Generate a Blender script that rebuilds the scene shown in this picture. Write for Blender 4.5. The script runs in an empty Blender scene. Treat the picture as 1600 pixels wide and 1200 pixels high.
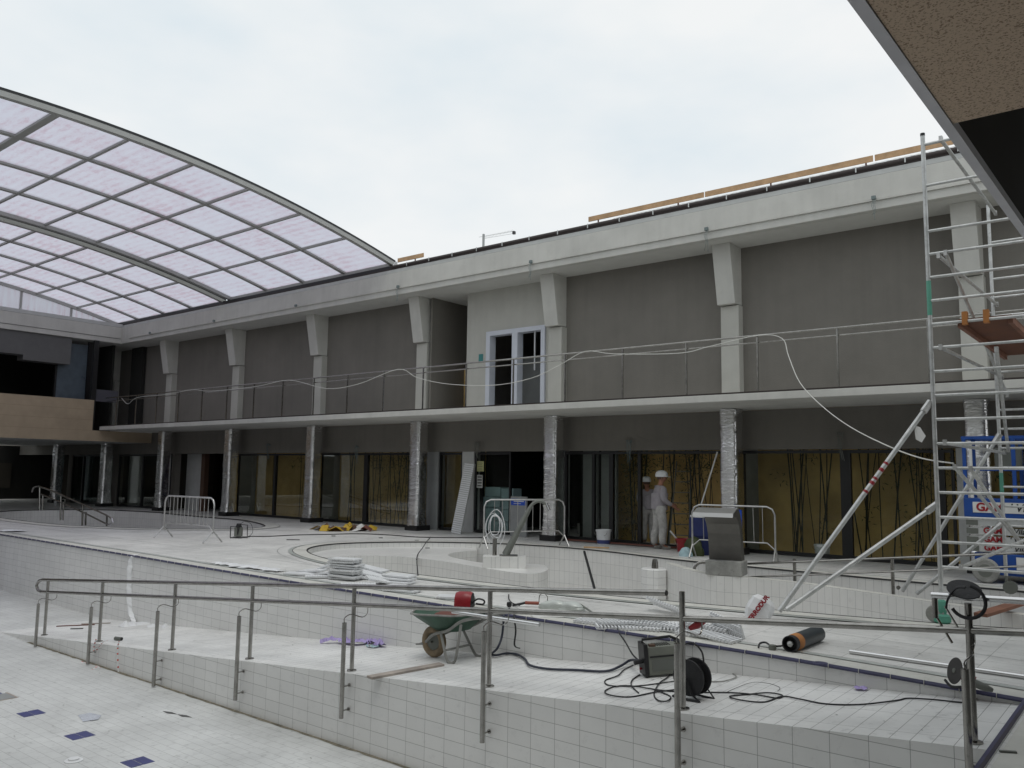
import bpy, bmesh, math, random
from mathutils import Vector, Matrix
from mathutils.geometry import tessellate_polygon
random.seed(11)
R = random.random
def U(a, b): return a + (b - a) * random.random()
scene = bpy.context.scene
col = scene.collection
# ------------------------------------------------------------ camera
FPX, PITCH, ROLL, EYE, AZ = 1293.0, math.atan(140 / 1293.), math.radians(.82), 1.73, math.radians(128.8)
_f = Vector((math.cos(AZ), math.sin(AZ), 0)); _r = Vector((math.sin(AZ), -math.cos(AZ), 0)); _u = Vector((0, 0, 1))
FW = _f * math.cos(PITCH) + _u * math.sin(PITCH)
_u1 = -_f * math.sin(PITCH) + _u * math.cos(PITCH)
RT = _r * math.cos(ROLL) + _u1 * math.sin(ROLL)
UP = -_r * math.sin(ROLL) + _u1 * math.cos(ROLL)
CAM = Vector((0, 0, EYE))
cam = bpy.data.cameras.new('camera'); co = bpy.data.objects.new('camera', cam); col.objects.link(co)
m = Matrix.Identity(4)
for i in range(3): m[i][0] = RT[i]; m[i][1] = UP[i]; m[i][2] = -FW[i]; m[i][3] = CAM[i]
co.matrix_world = m
cam.sensor_width = 36; cam.lens = FPX / 1600 * 36; cam.clip_end = 2000; cam.clip_start = .05
scene.camera = co
# survey helpers: where the sight line through a point of the photo meets a real plane
def ray(x, y): return FW + RT * ((x - 800) / FPX) + UP * ((600 - y) / FPX)
def G(x, y, z=0.): r = ray(x, y); return CAM + r * ((z - EYE) / r.z)
def PY(x, y, Y0): r = ray(x, y); return CAM + r * (Y0 / r.y)
def PR(x, y): r = ray(x, y); return CAM + r * ((.05 - EYE) / (r.z - .0805 * r.x))   # on the ramp
def rampz(x): return .0805 * x + .05
# ------------------------------------------------------------ world and light: bright overcast
w = bpy.data.worlds.new('World'); scene.world = w; w.use_nodes = True
nt = w.node_tree; N = nt.nodes; L = nt.links; N.clear()
out = N.new('ShaderNodeOutputWorld'); bg = N.new('ShaderNodeBackground'); bg.inputs['Strength'].default_value = .1
sky = N.new('ShaderNodeTexSky'); sky.sky_type = 'NISHITA'; sky.sun_disc = False
sky.sun_elevation = math.radians(48); sky.sun_rotation = math.radians(200)
tc = N.new('ShaderNodeTexCoord'); mp = N.new('ShaderNodeMapping'); mp.inputs['Scale'].default_value = (1.0, 1.0, 2.2)
no = N.new('ShaderNodeTexNoise'); no.inputs['Scale'].default_value = 1.7; no.inputs['Detail'].default_value = 5; no.inputs['Roughness'].default_value = .55
no2 = N.new('ShaderNodeTexNoise'); no2.inputs['Scale'].default_value = 4.5; no2.inputs['Detail'].default_value = 4
cr = N.new('ShaderNodeValToRGB'); cr.color_ramp.elements[0].position = .38; cr.color_ramp.elements[0].color = (6.4, 7.15, 7.6, 1)
cr.color_ramp.elements[1].position = .6; cr.color_ramp.elements[1].color = (8.0, 8.15, 8.15, 1)
e = cr.color_ramp.elements.new(.5); e.color = (7.3, 7.7, 7.9, 1)
mx = N.new('ShaderNodeMix'); mx.data_type = 'RGBA'; mx.inputs[0].default_value = .96
mxn = N.new('ShaderNodeMix'); mxn.data_type = 'FLOAT'; mxn.inputs[0].default_value = .3
L.new(tc.outputs['Generated'], mp.inputs[0]); L.new(mp.outputs[0], no.inputs[0]); L.new(mp.outputs[0], no2.inputs[0])
L.new(no.outputs['Fac'], mxn.inputs[2]); L.new(no2.outputs['Fac'], mxn.inputs[3]); L.new(mxn.outputs[0], cr.inputs[0])
L.new(sky.outputs[0], mx.inputs[6]); L.new(cr.outputs[0], mx.inputs[7]); L.new(mx.outputs[2], bg.inputs[0]); L.new(bg.outputs[0], out.inputs[0])
sun = bpy.data.lights.new('sun', 'SUN'); sun.energy = .6; sun.angle = math.radians(25); sun.color = (1, .97, .92)
so = bpy.data.objects.new('sun', sun); col.objects.link(so)
so.rotation_euler = Vector((-.25, .25, -1)).to_track_quat('-Z', 'Y').to_euler()
scene.view_settings.view_transform = 'Standard'; scene.view_settings.look = 'None'
scene.view_settings.exposure = .2; scene.view_settings.gamma = 1
# ------------------------------------------------------------ materials
def newmat(name):
    m = bpy.data.materials.new(name); m.use_nodes = True
    return m, m.node_tree.nodes, m.node_tree.links, m.node_tree.nodes['Principled BSDF']
def mat(name, c, rough=.6, metal=0., var=.12, scale=3., bump=0., bscale=40., spots=0., spec=.5, streak=0.):
    m, N, L, b = newmat(name)
    b.inputs['Roughness'].default_value = rough; b.inputs['Metallic'].default_value = metal
    b.inputs['Specular IOR Level'].default_value = spec
    tc = N.new('ShaderNodeTexCoord')
    n = N.new('ShaderNodeTexNoise'); n.inputs['Scale'].default_value = scale; n.inputs['Detail'].default_value = 6; n.inputs['Roughness'].default_value = .6
    L.new(tc.outputs['Object'], n.inputs[0])
    r = N.new('ShaderNodeMapRange'); r.inputs[1].default_value = .3; r.inputs[2].default_value = .7
    r.inputs[3].default_value = 1 - var; r.inputs[4].default_value = 1 + var * .5
    L.new(n.outputs['Fac'], r.inputs[0])
    mu = N.new('ShaderNodeMix'); mu.data_type = 'RGBA'; mu.blend_type = 'MULTIPLY'; mu.inputs[0].default_value = 1
    mu.inputs[6].default_value = (*c, 1); L.new(r.outputs[0], mu.inputs[7])
    last = mu.outputs[2]
    if spots:
        n3 = N.new('ShaderNodeTexNoise'); n3.inputs['Scale'].default_value = scale * 4.3; n3.inputs['Detail'].default_value = 8
        L.new(tc.outputs['Object'], n3.inputs[0])
        r3 = N.new('ShaderNodeMapRange'); r3.inputs[1].default_value = .58; r3.inputs[2].default_value = .72; r3.inputs[3].default_value = 0; r3.inputs[4].default_value = spots
        L.new(n3.outputs['Fac'], r3.inputs[0])
        m2 = N.new('ShaderNodeMix'); m2.data_type = 'RGBA'; L.new(r3.outputs[0], m2.inputs[0]); L.new(last, m2.inputs[6])
        m2.inputs[7].default_value = (c[0] * .35 + .02, c[1] * .33 + .02, c[2] * .3 + .015, 1); last = m2.outputs[2]
    if streak:
        mp = N.new('ShaderNodeMapping'); mp.inputs['Scale'].default_value = (5., 5., .35); L.new(tc.outputs['Object'], mp.inputs[0])
        n4 = N.new('ShaderNodeTexNoise'); n4.inputs['Scale'].default_value = 1.; n4.inputs['Detail'].default_value = 6; L.new(mp.outputs[0], n4.inputs[0])
        r4 = N.new('ShaderNodeMapRange'); r4.inputs[1].default_value = .45; r4.inputs[2].default_value = .75; r4.inputs[3].default_value = 1; r4.inputs[4].default_value = 1 - streak; L.new(n4.outputs['Fac'], r4.inputs[0])
        m4 = N.new('ShaderNodeMix'); m4.data_type = 'RGBA'; m4.blend_type = 'MULTIPLY'; m4.inputs[0].default_value = 1; L.new(last, m4.inputs[6]); L.new(r4.outputs[0], m4.inputs[7]); last = m4.outputs[2]
    L.new(last, b.inputs['Base Color'])
    rr = N.new('ShaderNodeMapRange'); rr.inputs[3].default_value = max(.05, rough - .08); rr.inputs[4].default_value = min(1, rough + .1)
    L.new(n.outputs['Fac'], rr.inputs[0]); L.new(rr.outputs[0], b.inputs['Roughness'])
    if bump:
        mpb = N.new('ShaderNodeMapping'); mpb.inputs['Scale'].default_value = (1, 1, 2.6 if name == 'crinkled_foil' else 1); L.new(tc.outputs['Object'], mpb.inputs[0])
        n2 = N.new('ShaderNodeTexNoise'); n2.inputs['Scale'].default_value = bscale; n2.inputs['Detail'].default_value = 4
        L.new(mpb.outputs[0], n2.inputs[0])
        bp = N.new('ShaderNodeBump'); bp.inputs['Strength'].default_value = bump; bp.inputs['Distance'].default_value = .022 if name == 'crinkled_foil' else .02
        L.new(n2.outputs['Fac'], bp.inputs['Height']); L.new(bp.outputs[0], b.inputs['Normal'])
    return m
def tile(name, axes, w, h, c=(.66, .67, .665), mortar=(.3, .3, .29), ms=.004, offset=0., shift=(0, 0), rough=.35, dirt=.12, uv=False, var=.05):
    m, N, L, b = newmat(name)
    if uv:
        u = N.new('ShaderNodeUVMap'); src = u.outputs[0]
    else:
        g = N.new('ShaderNodeNewGeometry'); s = N.new('ShaderNodeSeparateXYZ'); L.new(g.outputs['Position'], s.inputs[0])
        cb = N.new('ShaderNodeCombineXYZ'); L.new(s.outputs['XYZ'.index(axes[0])], cb.inputs[0]); L.new(s.outputs['XYZ'.index(axes[1])], cb.inputs[1])
        src = cb.outputs[0]
    mp = N.new('ShaderNodeMapping'); mp.inputs['Location'].default_value = (100 * w + shift[0], 100 * h + shift[1], 0)
    L.new(src, mp.inputs[0])
    br = N.new('ShaderNodeTexBrick'); br.offset = offset; br.squash = 1
    br.inputs['Scale'].default_value = 1; br.inputs['Brick Width'].default_value = w; br.inputs['Row Height'].default_value = h
    br.inputs['Mortar Size'].default_value = ms; br.inputs['Mortar Smooth'].default_value = .2; br.inputs['Bias'].default_value = 0
    br.inputs['Color1'].default_value = (*c, 1); br.inputs['Color2'].default_value = (*[x * (1 - var) for x in c], 1); br.inputs['Mortar'].default_value = (*mortar, 1)
    L.new(mp.outputs[0], br.inputs[0])
    g2 = N.new('ShaderNodeNewGeometry')
    n = N.new('ShaderNodeTexNoise'); n.inputs['Scale'].default_value = .9; n.inputs['Detail'].default_value = 7; n.inputs['Roughness'].default_value = .62
    L.new(g2.outputs['Position'], n.inputs[0])
    r = N.new('ShaderNodeMapRange'); r.inputs[1].default_value = .32; r.inputs[2].default_value = .62; r.inputs[3].default_value = 1 - dirt * 1.5; r.inputs[4].default_value = 1.0
    L.new(n.outputs['Fac'], r.inputs[0])
    n3 = N.new('ShaderNodeTexNoise'); n3.inputs['Scale'].default_value = 9; n3.inputs['Detail'].default_value = 8; n3.inputs['Roughness'].default_value = .7
    L.new(g2.outputs['Position'], n3.inputs[0])
    r3 = N.new('ShaderNodeMapRange'); r3.inputs[1].default_value = .56; r3.inputs[2].default_value = .75; r3.inputs[3].default_value = 1; r3.inputs[4].default_value = 1 - dirt * 2.4
    L.new(n3.outputs['Fac'], r3.inputs[0])
    mm = N.new('ShaderNodeMath'); mm.operation = 'MULTIPLY'; L.new(r.outputs[0], mm.inputs[0]); L.new(r3.outputs[0], mm.inputs[1])
    mu = N.new('ShaderNodeMix'); mu.data_type = 'RGBA'; mu.blend_type = 'MULTIPLY'; mu.inputs[0].default_value = 1
    L.new(br.outputs['Color'], mu.inputs[6]); L.new(mm.outputs[0], mu.inputs[7]); L.new(mu.outputs[2], b.inputs['Base Color'])
    rr = N.new('ShaderNodeMapRange'); rr.inputs[3].default_value = rough + .25; rr.inputs[4].default_value = rough
    L.new(mm.outputs[0], rr.inputs[0]); L.new(rr.outputs[0], b.inputs['Roughness'])
    bp = N.new('ShaderNodeBump'); bp.inputs['Strength'].default_value = .35; bp.inputs['Distance'].default_value = .003; bp.invert = True
    L.new(br.outputs['Fac'], bp.inputs['Height']); L.new(bp.outputs[0], b.inputs['Normal'])
    return m
WT = (.82, .82, .805)
T_WALL = tile('tiled_wall_x', 'XZ', .276, .137, WT, dirt=.06, shift=(-.09, .0), ms=.0024, mortar=(.33, .33, .32))
T_WALLY = tile('tiled_wall_y', 'YZ', .276, .137, WT, ms=.003)
T_RAMP = tile('ramp_tiles', 'XY', .138, .552, WT, dirt=.17, ms=.0028, shift=(-.09, 0), rough=.5)
T_POOL = tile('pool_floor_tiles', 'XY', .25, .125, (.70, .71, .70), mortar=(.45, .45, .44), ms=.003, offset=.5, rough=.5, dirt=.15)
T_DECK = tile('deck_tiles', 'XY', .552, .276, (.74, .735, .71), mortar=(.32, .32, .31), ms=.003, shift=(-.09, .1), rough=.5, dirt=.19)
T_UV = tile('curved_wall_tiles', 'XY', .138, .276, (.78, .775, .75), dirt=.05, uv=True, ms=.003, mortar=(.45, .45, .44))
T_ISLE = tile('island_tiles', 'XY', .138, .276, (.78, .775, .75), ms=.003, mortar=(.5, .5, .49), dirt=.08)
M = dict(
 taupe=mat('taupe_plaster', (.20, .188, .168), .9, var=.14, scale=.8, streak=.07, bump=.3, bscale=60),
 beige=mat('beige_render', (.50, .495, .455), .85, streak=.06, var=.08, scale=1.5, bump=.2, bscale=50),
 fascia=mat('fascia_render', (.57, .565, .53), .8, streak=.07, var=.1, scale=1.1, bump=.2, bscale=45, spots=.06),
 soffit=mat('soffit_render', (.60, .60, .57), .9, var=.06),
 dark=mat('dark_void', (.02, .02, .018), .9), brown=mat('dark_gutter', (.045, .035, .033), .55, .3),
 black=mat('black_frame', (.012, .012, .013), .4), rubber=mat('black_rubber', (.015, .015, .017), .6, bump=.2),
 steel=mat('brushed_steel', (.36, .35, .33), .22, 1., var=.25, scale=9, spots=.3), bright=mat('bright_steel', (.7, .7, .7), .22, 1., var=.1),
 alu=mat('scaffold_aluminium', (.60, .61, .60), .45, .55, var=.25, scale=7, spots=.35), galv=mat('galvanised_tube', (.55, .55, .54), .4, .8, var=.2, spots=.3, scale=8),
 foil=mat('crinkled_foil', (.88, .88, .89), .2, 1., var=.06, bump=.45, bscale=9), yellow=mat('mustard_wall', (.68, .47, .19), .9, var=.35, scale=1.0),
 grey=mat('grey_panel', (.30, .31, .31), .7), lgrey=mat('light_grey_paint', (.52, .53, .52), .7, var=.1), white=mat('white_plastic', (.78, .79, .8), .45, var=.08),
 tan=mat('tan_stone', (.42, .335, .235), .75, var=.12, scale=2, bump=.15), concrete=mat('raw_concrete', (.33, .33, .31), .9, var=.3, scale=5, bump=.5, bscale=30, spots=.4),
 navy=mat('navy_rubber', (.05, .05, .115), .45, var=.3, scale=6), band=mat('cream_stone_band', (.60, .595, .55), .6, var=.15, scale=2.5, spots=.1),
 line=mat('dark_joint', (.10, .10, .10), .8), lgr=mat('pale_channel', (.55, .58, .55), .35, .2, var=.15, spots=.2, scale=6),
 wood=mat('raw_timber', (.56, .36, .20), .75, var=.25, scale=5), redwood=mat('red_board', (.24, .11, .07), .7, var=.3, scale=4), gwood=mat('weathered_plank', (.40, .35, .31), .85, var=.3, scale=6),
 orange=mat('orange_paint', (.50, .20, .05), .6, var=.25), ply=mat('platform_ply', (.15, .055, .025), .7, var=.3), blue=mat('blue_paint', (.012, .07, .31), .4, var=.15, spots=.15, scale=3),
 bluet=mat('blue_tile', (.05, .06, .2), .35, var=.15), teal=mat('teal_tape', (.05, .22, .22), .6), green=mat('green_metal', (.045, .105, .07), .55, .2, var=.4, scale=8, spots=.5),
 red=mat('red_plastic', (.30, .015, .022), .35, var=.15), lilac=mat('lilac_film', (.45, .37, .68), .5, var=.2), tyre=mat('dusty_tyre', (.30, .23, .15), .9, var=.4, scale=9),
 skin=mat('skin', (.36, .17, .11), .6), shirt=mat('pale_shirt', (.36, .335, .36), .9, var=.15, scale=9, bump=.4, bscale=20), trouser=mat('dusty_trousers', (.50, .49, .47), .9, var=.3, scale=9, spots=.35, bump=.5, bscale=16),
 boot=mat('dusty_boots', (.34, .33, .31), .9), bamboo=mat('bamboo_cane', (.035, .035, .02), .6, var=.4), leaf=mat('bamboo_leaf', (.05, .065, .018), .6, var=.4),
 cyl=mat('cylinder_paint', (.035, .045, .05), .4, var=.3, spots=.3, scale=6), box=mat('pale_blue_card', (.36, .50, .54), .7, var=.12), note=mat('yellow_notice', (.62, .62, .30), .8), paper=mat('paper', (.7, .7, .68), .8),
 corr=mat('corrugated_sheet', (.62, .64, .65), .5, .2, var=.15), machine=mat('welder_casing', (.16, .17, .15), .5, var=.2), rust=mat('rusty_red', (.16, .06, .045), .8), brownd=mat('brown_door', (.10, .055, .035), .6),
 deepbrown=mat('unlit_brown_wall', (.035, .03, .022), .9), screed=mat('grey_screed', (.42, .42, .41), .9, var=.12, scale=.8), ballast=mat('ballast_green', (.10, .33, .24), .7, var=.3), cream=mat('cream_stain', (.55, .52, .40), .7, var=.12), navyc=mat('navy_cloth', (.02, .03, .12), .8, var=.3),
)
def glassmat(name, tint, rough=.02, trans=.85):
    m, N, L, b = newmat(name)
    t = N.new('ShaderNodeBsdfTransparent'); t.inputs[0].default_value = (*tint, 1)
    g = N.new('ShaderNodeBsdfGlossy'); g.inputs['Roughness'].default_value = rough; g.inputs[0].default_value = (.9, .9, .9, 1)
    f = N.new('ShaderNodeFresnel'); f.inputs[0].default_value = 1.45
    a = N.new('ShaderNodeMath'); a.operation = 'MULTIPLY'; a.inputs[1].default_value = .3
    x = N.new('ShaderNodeMixShader'); L.new(f.outputs[0], a.inputs[0]); L.new(a.outputs[0], x.inputs[0]); L.new(t.outputs[0], x.inputs[1]); L.new(g.outputs[0], x.inputs[2])
    L.new(x.outputs[0], N['Material Output'].inputs[0]); return m
M['wiretone'] = mat('wire_tone', (.16, .2, .2), .6)
M['glass'] = glassmat('window_glass', (.86, .88, .86)); M['dglass'] = glassmat('dark_window_glass', (.5, .56, .56))
# polycarbonate panels still in their pink printed film
def polymat():
    m, N, L, b = newmat('filmed_polycarbonate')
    g = N.new('ShaderNodeNewGeometry'); mp = N.new('ShaderNodeMapping'); mp.inputs['Scale'].default_value = (3.0, 9.0, 1.0); L.new(g.outputs['Position'], mp.inputs[0])
    n = N.new('ShaderNodeTexNoise'); n.inputs['Scale'].default_value = 1.; n.inputs['Detail'].default_value = 5; n.inputs['Roughness'].default_value = .75; L.new(mp.outputs[0], n.inputs[0])
    s = N.new('ShaderNodeSeparateXYZ'); L.new(g.outputs['Position'], s.inputs[0])
    wv = N.new('ShaderNodeMath'); wv.operation = 'MULTIPLY'; wv.inputs[1].default_value = 26; L.new(s.outputs[1], wv.inputs[0])
    sn = N.new('ShaderNodeMath'); sn.operation = 'SINE'; L.new(wv.outputs[0], sn.inputs[0])
    big = N.new('ShaderNodeTexNoise'); big.inputs['Scale'].default_value = .8; big.inputs['Detail'].default_value = 3; L.new(g.outputs['Position'], big.inputs[0])
    ad = N.new('ShaderNodeMath'); ad.operation = 'MULTIPLY_ADD'; ad.inputs[1].default_value = .07; L.new(sn.outputs[0], ad.inputs[0]); L.new(n.outputs['Fac'], ad.inputs[2])
    ad2 = N.new('ShaderNodeMath'); ad2.operation = 'MULTIPLY_ADD'; ad2.inputs[1].default_value = .6; L.new(big.outputs['Fac'], ad2.inputs[0]); L.new(ad.outputs[0], ad2.inputs[2])
    r = N.new('ShaderNodeValToRGB'); r.color_ramp.elements[0].position = .66; r.color_ramp.elements[0].color = (.56, .565, .64, 1); r.color_ramp.elements[1].position = 1.0; r.color_ramp.elements[1].color = (.49, .40, .47, 1)
    e = r.color_ramp.elements.new(.86); e.color = (.535, .505, .58, 1)
    L.new(ad2.outputs[0], r.inputs[0])
    t = N.new('ShaderNodeBsdfTranslucent'); L.new(r.outputs[0], t.inputs[0]); d = N.new('ShaderNodeBsdfDiffuse'); L.new(r.outputs[0], d.inputs[0])
    x = N.new('ShaderNodeMixShader'); x.inputs[0].default_value = .08; L.new(t.outputs[0], x.inputs[1]); L.new(d.outputs[0], x.inputs[2])
    t2 = N.new('ShaderNodeBsdfTransparent'); t2.inputs[0].default_value = (.80, .79, .86, 1)
    x2 = N.new('ShaderNodeMixShader'); x2.inputs[0].default_value = .15; L.new(x.outputs[0], x2.inputs[1]); L.new(t2.outputs[0], x2.inputs[2])
    L.new(x2.outputs[0], N['Material Output'].inputs[0]); return m
M['poly'] = polymat()
def granite():
    m, N, L, b = newmat('speckled_stone'); g = N.new('ShaderNodeNewGeometry')
    v = N.new('ShaderNodeTexNoise'); v.inputs['Scale'].default_value = 110; v.inputs['Detail'].default_value = 2; v.inputs['Roughness'].default_value = .6; L.new(g.outputs['Position'], v.inputs[0])
    r = N.new('ShaderNodeValToRGB'); r.color_ramp.elements[0].position = .36; r.color_ramp.elements[0].color = (.30, .20, .13, 1); r.color_ramp.elements[1].position = .47; r.color_ramp.elements[1].color = (.66, .51, .38, 1)
    L.new(v.outputs['Fac'], r.inputs[0]); L.new(r.outputs[0], b.inputs['Base Color']); b.inputs['Roughness'].default_value = .8; return m
M['granite'] = granite()
# ------------------------------------------------------------ mesh builder
class MB:
    def __init__(s): s.v = []; s.f = []; s.uv = None
    def add(s, vs, fs):
        o = len(s.v); s.v += [tuple(v) for v in vs]; s.f += [tuple(i + o for i in f) for f in fs]; return s
    def box(s, x0, x1, y0, y1, z0, z1, T=None):
        vs = [Vector((x, y, z)) for x in (x0, x1) for y in (y0, y1) for z in (z0, z1)]
        if T is not None: vs = [T @ v for v in vs]
        return s.add(vs, [(0, 1, 3, 2), (4, 6, 7, 5), (0, 4, 5, 1), (2, 3, 7, 6), (0, 2, 6, 4), (1, 5, 7, 3)])
    def tube(s, pts, r, n=8, cap=True, closed=False, flat=1.):
        pts = [Vector(p) for p in pts]; k = len(pts)
        rs = r if isinstance(r, (list, tuple)) else [r] * k
        vs = []; fs = []; prev = None
        for i, p in enumerate(pts):
            if closed: t = pts[(i + 1) % k] - pts[i - 1]
            else: t = (pts[min(i + 1, k - 1)] - pts[max(i - 1, 0)])
            t.normalize()
            if prev is None:
                a = Vector((0, 0, 1)) if abs(t.z) < .9 else Vector((1, 0, 0)); u = t.cross(a).normalized()
            else:
                u = (prev - t * prev.dot(t)); u = u.normalized() if u.length > 1e-6 else t.orthogonal().normalized()
            prev = u; v2 = t.cross(u)
            for j in range(n):
                a = 2 * math.pi * j / n; vs.append(p + (u * math.cos(a) + v2 * math.sin(a) * flat) * rs[i])
        for i in range(k if closed else k - 1):
            b = ((i + 1) % k) * n; a0 = i * n
            for j in range(n): fs.append((a0 + j, a0 + (j + 1) % n, b + (j + 1) % n, b + j))
        if cap and not closed: fs.append(tuple(reversed(range(n)))); fs.append(tuple((k - 1) * n + j for j in range(n)))
        return s.add(vs, fs)
    def lathe(s, prof, c=(0, 0, 0), n=20, T=None, cap=True):
        vs = []; fs = []; c = Vector(c)
        for r, z in prof:
            for j in range(n):
                a = 2 * math.pi * j / n; v = Vector((r * math.cos(a), r * math.sin(a), z)); vs.append((T @ v if T is not None else v) + c)
        for i in range(len(prof) - 1):
            for j in range(n): fs.append((i * n + j, i * n + (j + 1) % n, (i + 1) * n + (j + 1) % n, (i + 1) * n + j))
        if cap:
            fs.append(tuple(reversed(range(n)))); fs.append(tuple((len(prof) - 1) * n + j for j in range(n)))
        return s.add(vs, fs)
    def prism(s, pts, ext):
        pts = [Vector(p) for p in pts]; e = Vector(ext); n = len(pts)
        tris = tessellate_polygon([pts]); vs = pts + [p + e for p in pts]
        fs = [tuple(t) for t in tris] + [tuple(reversed([i + n for i in t])) for t in tris] + [(i, (i + 1) % n, (i + 1) % n + n, i + n) for i in range(n)]
        return s.add(vs, fs)
    def poly(s, loops):
        loops = [[Vector(p) for p in l] for l in loops]; tris = tessellate_polygon(loops); flat = [p for l in loops for p in l]
        o = []
        for t in tris:
            a, b, c = (flat[i] for i in t)
            o.append(tuple(t) if (b - a).cross(c - a).z > 0 else tuple(reversed(t)))
        return s.add(flat, o)
    def strip(s, a, b):   # quads between two point rows
        n = len(a); return s.add(list(a) + list(b), [(i, i + 1, n + i + 1, n + i) for i in range(n - 1)])
    def build(s, name, m, parent=None, smooth=False, bevel=0, rec=True):
        me = bpy.data.meshes.new(name); me.from_pydata(s.v, [], s.f)
        if rec:
            bm = bmesh.new(); bm.from_mesh(me); bmesh.ops.recalc_face_normals(bm, faces=bm.faces)
            if bevel:
                ed = [e for e in bm.edges if len(e.link_faces) == 2 and e.calc_face_angle(0) > .5]
                bmesh.ops.bevel(bm, geom=ed, offset=bevel, segments=2, affect='EDGES', profile=.6)
            bm.to_mesh(me); bm.free()
        if s.uv:
            l = me.uv_layers.new(name='UVMap')
            for p in me.polygons:
                for li in p.loop_indices: l.data[li].uv = s.uv[me.loops[li].vertex_index]
        me.materials.append(M[m] if isinstance(m, str) else m)
        o = bpy.data.objects.new(name, me); col.objects.link(o)
        if smooth:
            for p in me.polygons: p.use_smooth = True
            try: me.set_sharp_from_angle(angle=math.radians(40))
            except Exception: pass
        if parent is not None: put(o, parent)
        return o
def put(o, parent):
    o.parent = parent; o.matrix_parent_inverse = parent_inv(parent)
def parent_inv(p):
    mw = Matrix.LocRotScale(p.location, p.rotation_euler, p.scale)
    if p.parent is not None: return (p.parent_world @ mw).inverted() if hasattr(p, 'parent_world') else mw_chain(p).inverted()
    return mw.inverted()
def mw_chain(p):
    mw = Matrix.LocRotScale(p.location, p.rotation_euler, p.scale)
    return mw if p.parent is None else mw_chain(p.parent) @ p.matrix_parent_inverse @ mw
def tag(o, label=None, cat=None, group=None, kind=None):
    if label: o['label'] = label
    if cat: o['category'] = cat
    if group: o['group'] = group
    if kind: o['kind'] = kind
    return o
def thing(name, label, cat, loc=(0, 0, 0), group=None, rz=0):
    o = bpy.data.objects.new(name, None); col.objects.link(o); o.location = loc; o.rotation_euler = (0, 0, rz); o.empty_display_size = .1
    return tag(o, label, cat, group)
def struct(o): o['kind'] = 'structure'; return o
def dup(root, loc, rz=0, label=None, sc=None):
    def cp(o, p):
        c = o.copy(); col.objects.link(c)
        if p is not None: c.parent = p; c.matrix_parent_inverse = o.matrix_parent_inverse.copy()
        for ch in o.children: cp(ch, c)
        return c
    r = cp(root, None); r.location = loc; r.rotation_euler = (0, 0, rz)
    if sc: r.scale = sc
    if label: r['label'] = label
    return r
def spline(pts, n=6, closed=False):
    pts = [Vector(p) for p in pts]; k = len(pts); o = []
    rng = range(k) if closed else range(k - 1)
    for i in rng:
        if closed: p0, p1, p2, p3 = pts[i - 1], pts[i], pts[(i + 1) % k], pts[(i + 2) % k]
        else: p0, p1, p2, p3 = pts[max(i - 1, 0)], pts[i], pts[i + 1], pts[min(i + 2, k - 1)]
        for j in range(n):
            t = j / n
            o.append(.5 * ((2 * p1) + (p2 - p0) * t + (2 * p0 - 5 * p1 + 4 * p2 - p3) * t * t + (3 * p1 - p0 - 3 * p2 + p3) * t ** 3))
    if not closed: o.append(pts[-1])
    return o
def offs(poly, d, closed=True):   # offset outward (poly ccw) in XY
    o = []; k = len(poly)
    for i in range(k):
        if closed: t = poly[(i + 1) % k] - poly[i - 1]
        else: t = poly[min(i + 1, k - 1)] - poly[max(i - 1, 0)]
        n = Vector((t.y, -t.x, 0)).normalized(); o.append(poly[i] + n * d)
    return o
def zat(p, z): return Vector((p.x, p.y, z))
def ccw(p): return p if sum(p[i - 1].x * p[i].y - p[i].x * p[i - 1].y for i in range(len(p))) > 0 else list(reversed(p))
def wall_uv(pts, z0, z1, closed=True):
    mb = MB(); pts = list(pts) + ([pts[0]] if closed else []); n = len(pts); s = 0; uv = []
    for i, p in enumerate(pts):
        if i: s += (p - pts[i - 1]).length
        uv.append((s, 0))
    mb.strip([zat(p, z0) for p in pts], [zat(p, z1) for p in pts]); mb.uv = [(u, z0) for u, _ in uv] + [(u, z1) for u, _ in uv]
    return mb
def V(*a): return Vector(a)
# ============================================================ SETTING: deck, pools, ramp
EDGE = spline([V(-1.05, 7.85, 0), V(-2.6, 8.02, 0), V(-4.5, 8.1, 0), V(-9, 8.1, 0), V(-13.4, 8.2, 0), V(-17, 8.35, 0), V(-24, 8.56, 0), V(-32, 8.8, 0)], 4)
POOL = [V(-1.05, -2.6, 0), V(-1.05, 4, 0)] + EDGE + [V(-33.5, 7, 0), V(-33.5, -1, 0), V(-32, -2.6, 0)]
POOL = ccw(POOL)
SPA = ccw(spline([V(-1.0, 11.75, 0), V(-2.34, 11.22, 0), V(-4.0, 10.82, 0), V(-6, 10.42, 0), V(-7.9, 10.22, 0), V(-10.2, 10.15, 0), V(-11.9, 10.33, 0), V(-13.7, 10.85, 0), V(-14.9, 11.5, 0), V(-15.6, 12.3, 0), V(-15.8, 13.2, 0), V(-15.4, 14.2, 0), V(-14.6, 15.15, 0), V(-13.1, 16.1, 0), V(-11.5, 16.38, 0), V(-10.2, 16.25, 0), V(-9, 15.95, 0), V(-7.8, 15.7, 0), V(-6.5, 15.6, 0), V(-5, 15.5, 0), V(-3.5, 15.4, 0), V(-1.5, 15.3, 0), V(-.4, 14.6, 0), V(-.2, 12.8, 0)], 5, True))
KID = ccw(spline([G(414, 822), G(380, 813), G(320, 808), G(256, 802), V(-31.4, 17.1, 0), V(-34.8, 16.4, 0), V(-36, 14.2, 0), V(-35, 12.4, 0), V(-32, 11.4, 0), V(-29.4, 11.1, 0), V(-26.1, 11.2, 0), V(-24.4, 11.75, 0), V(-22.99, 12.5, 0), V(-21.6, 14.2, 0)], 5, True))
OUT = [V(-400, -400, 0), V(400, -400, 0), V(400, 400, 0), V(-400, 400, 0)]
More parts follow.
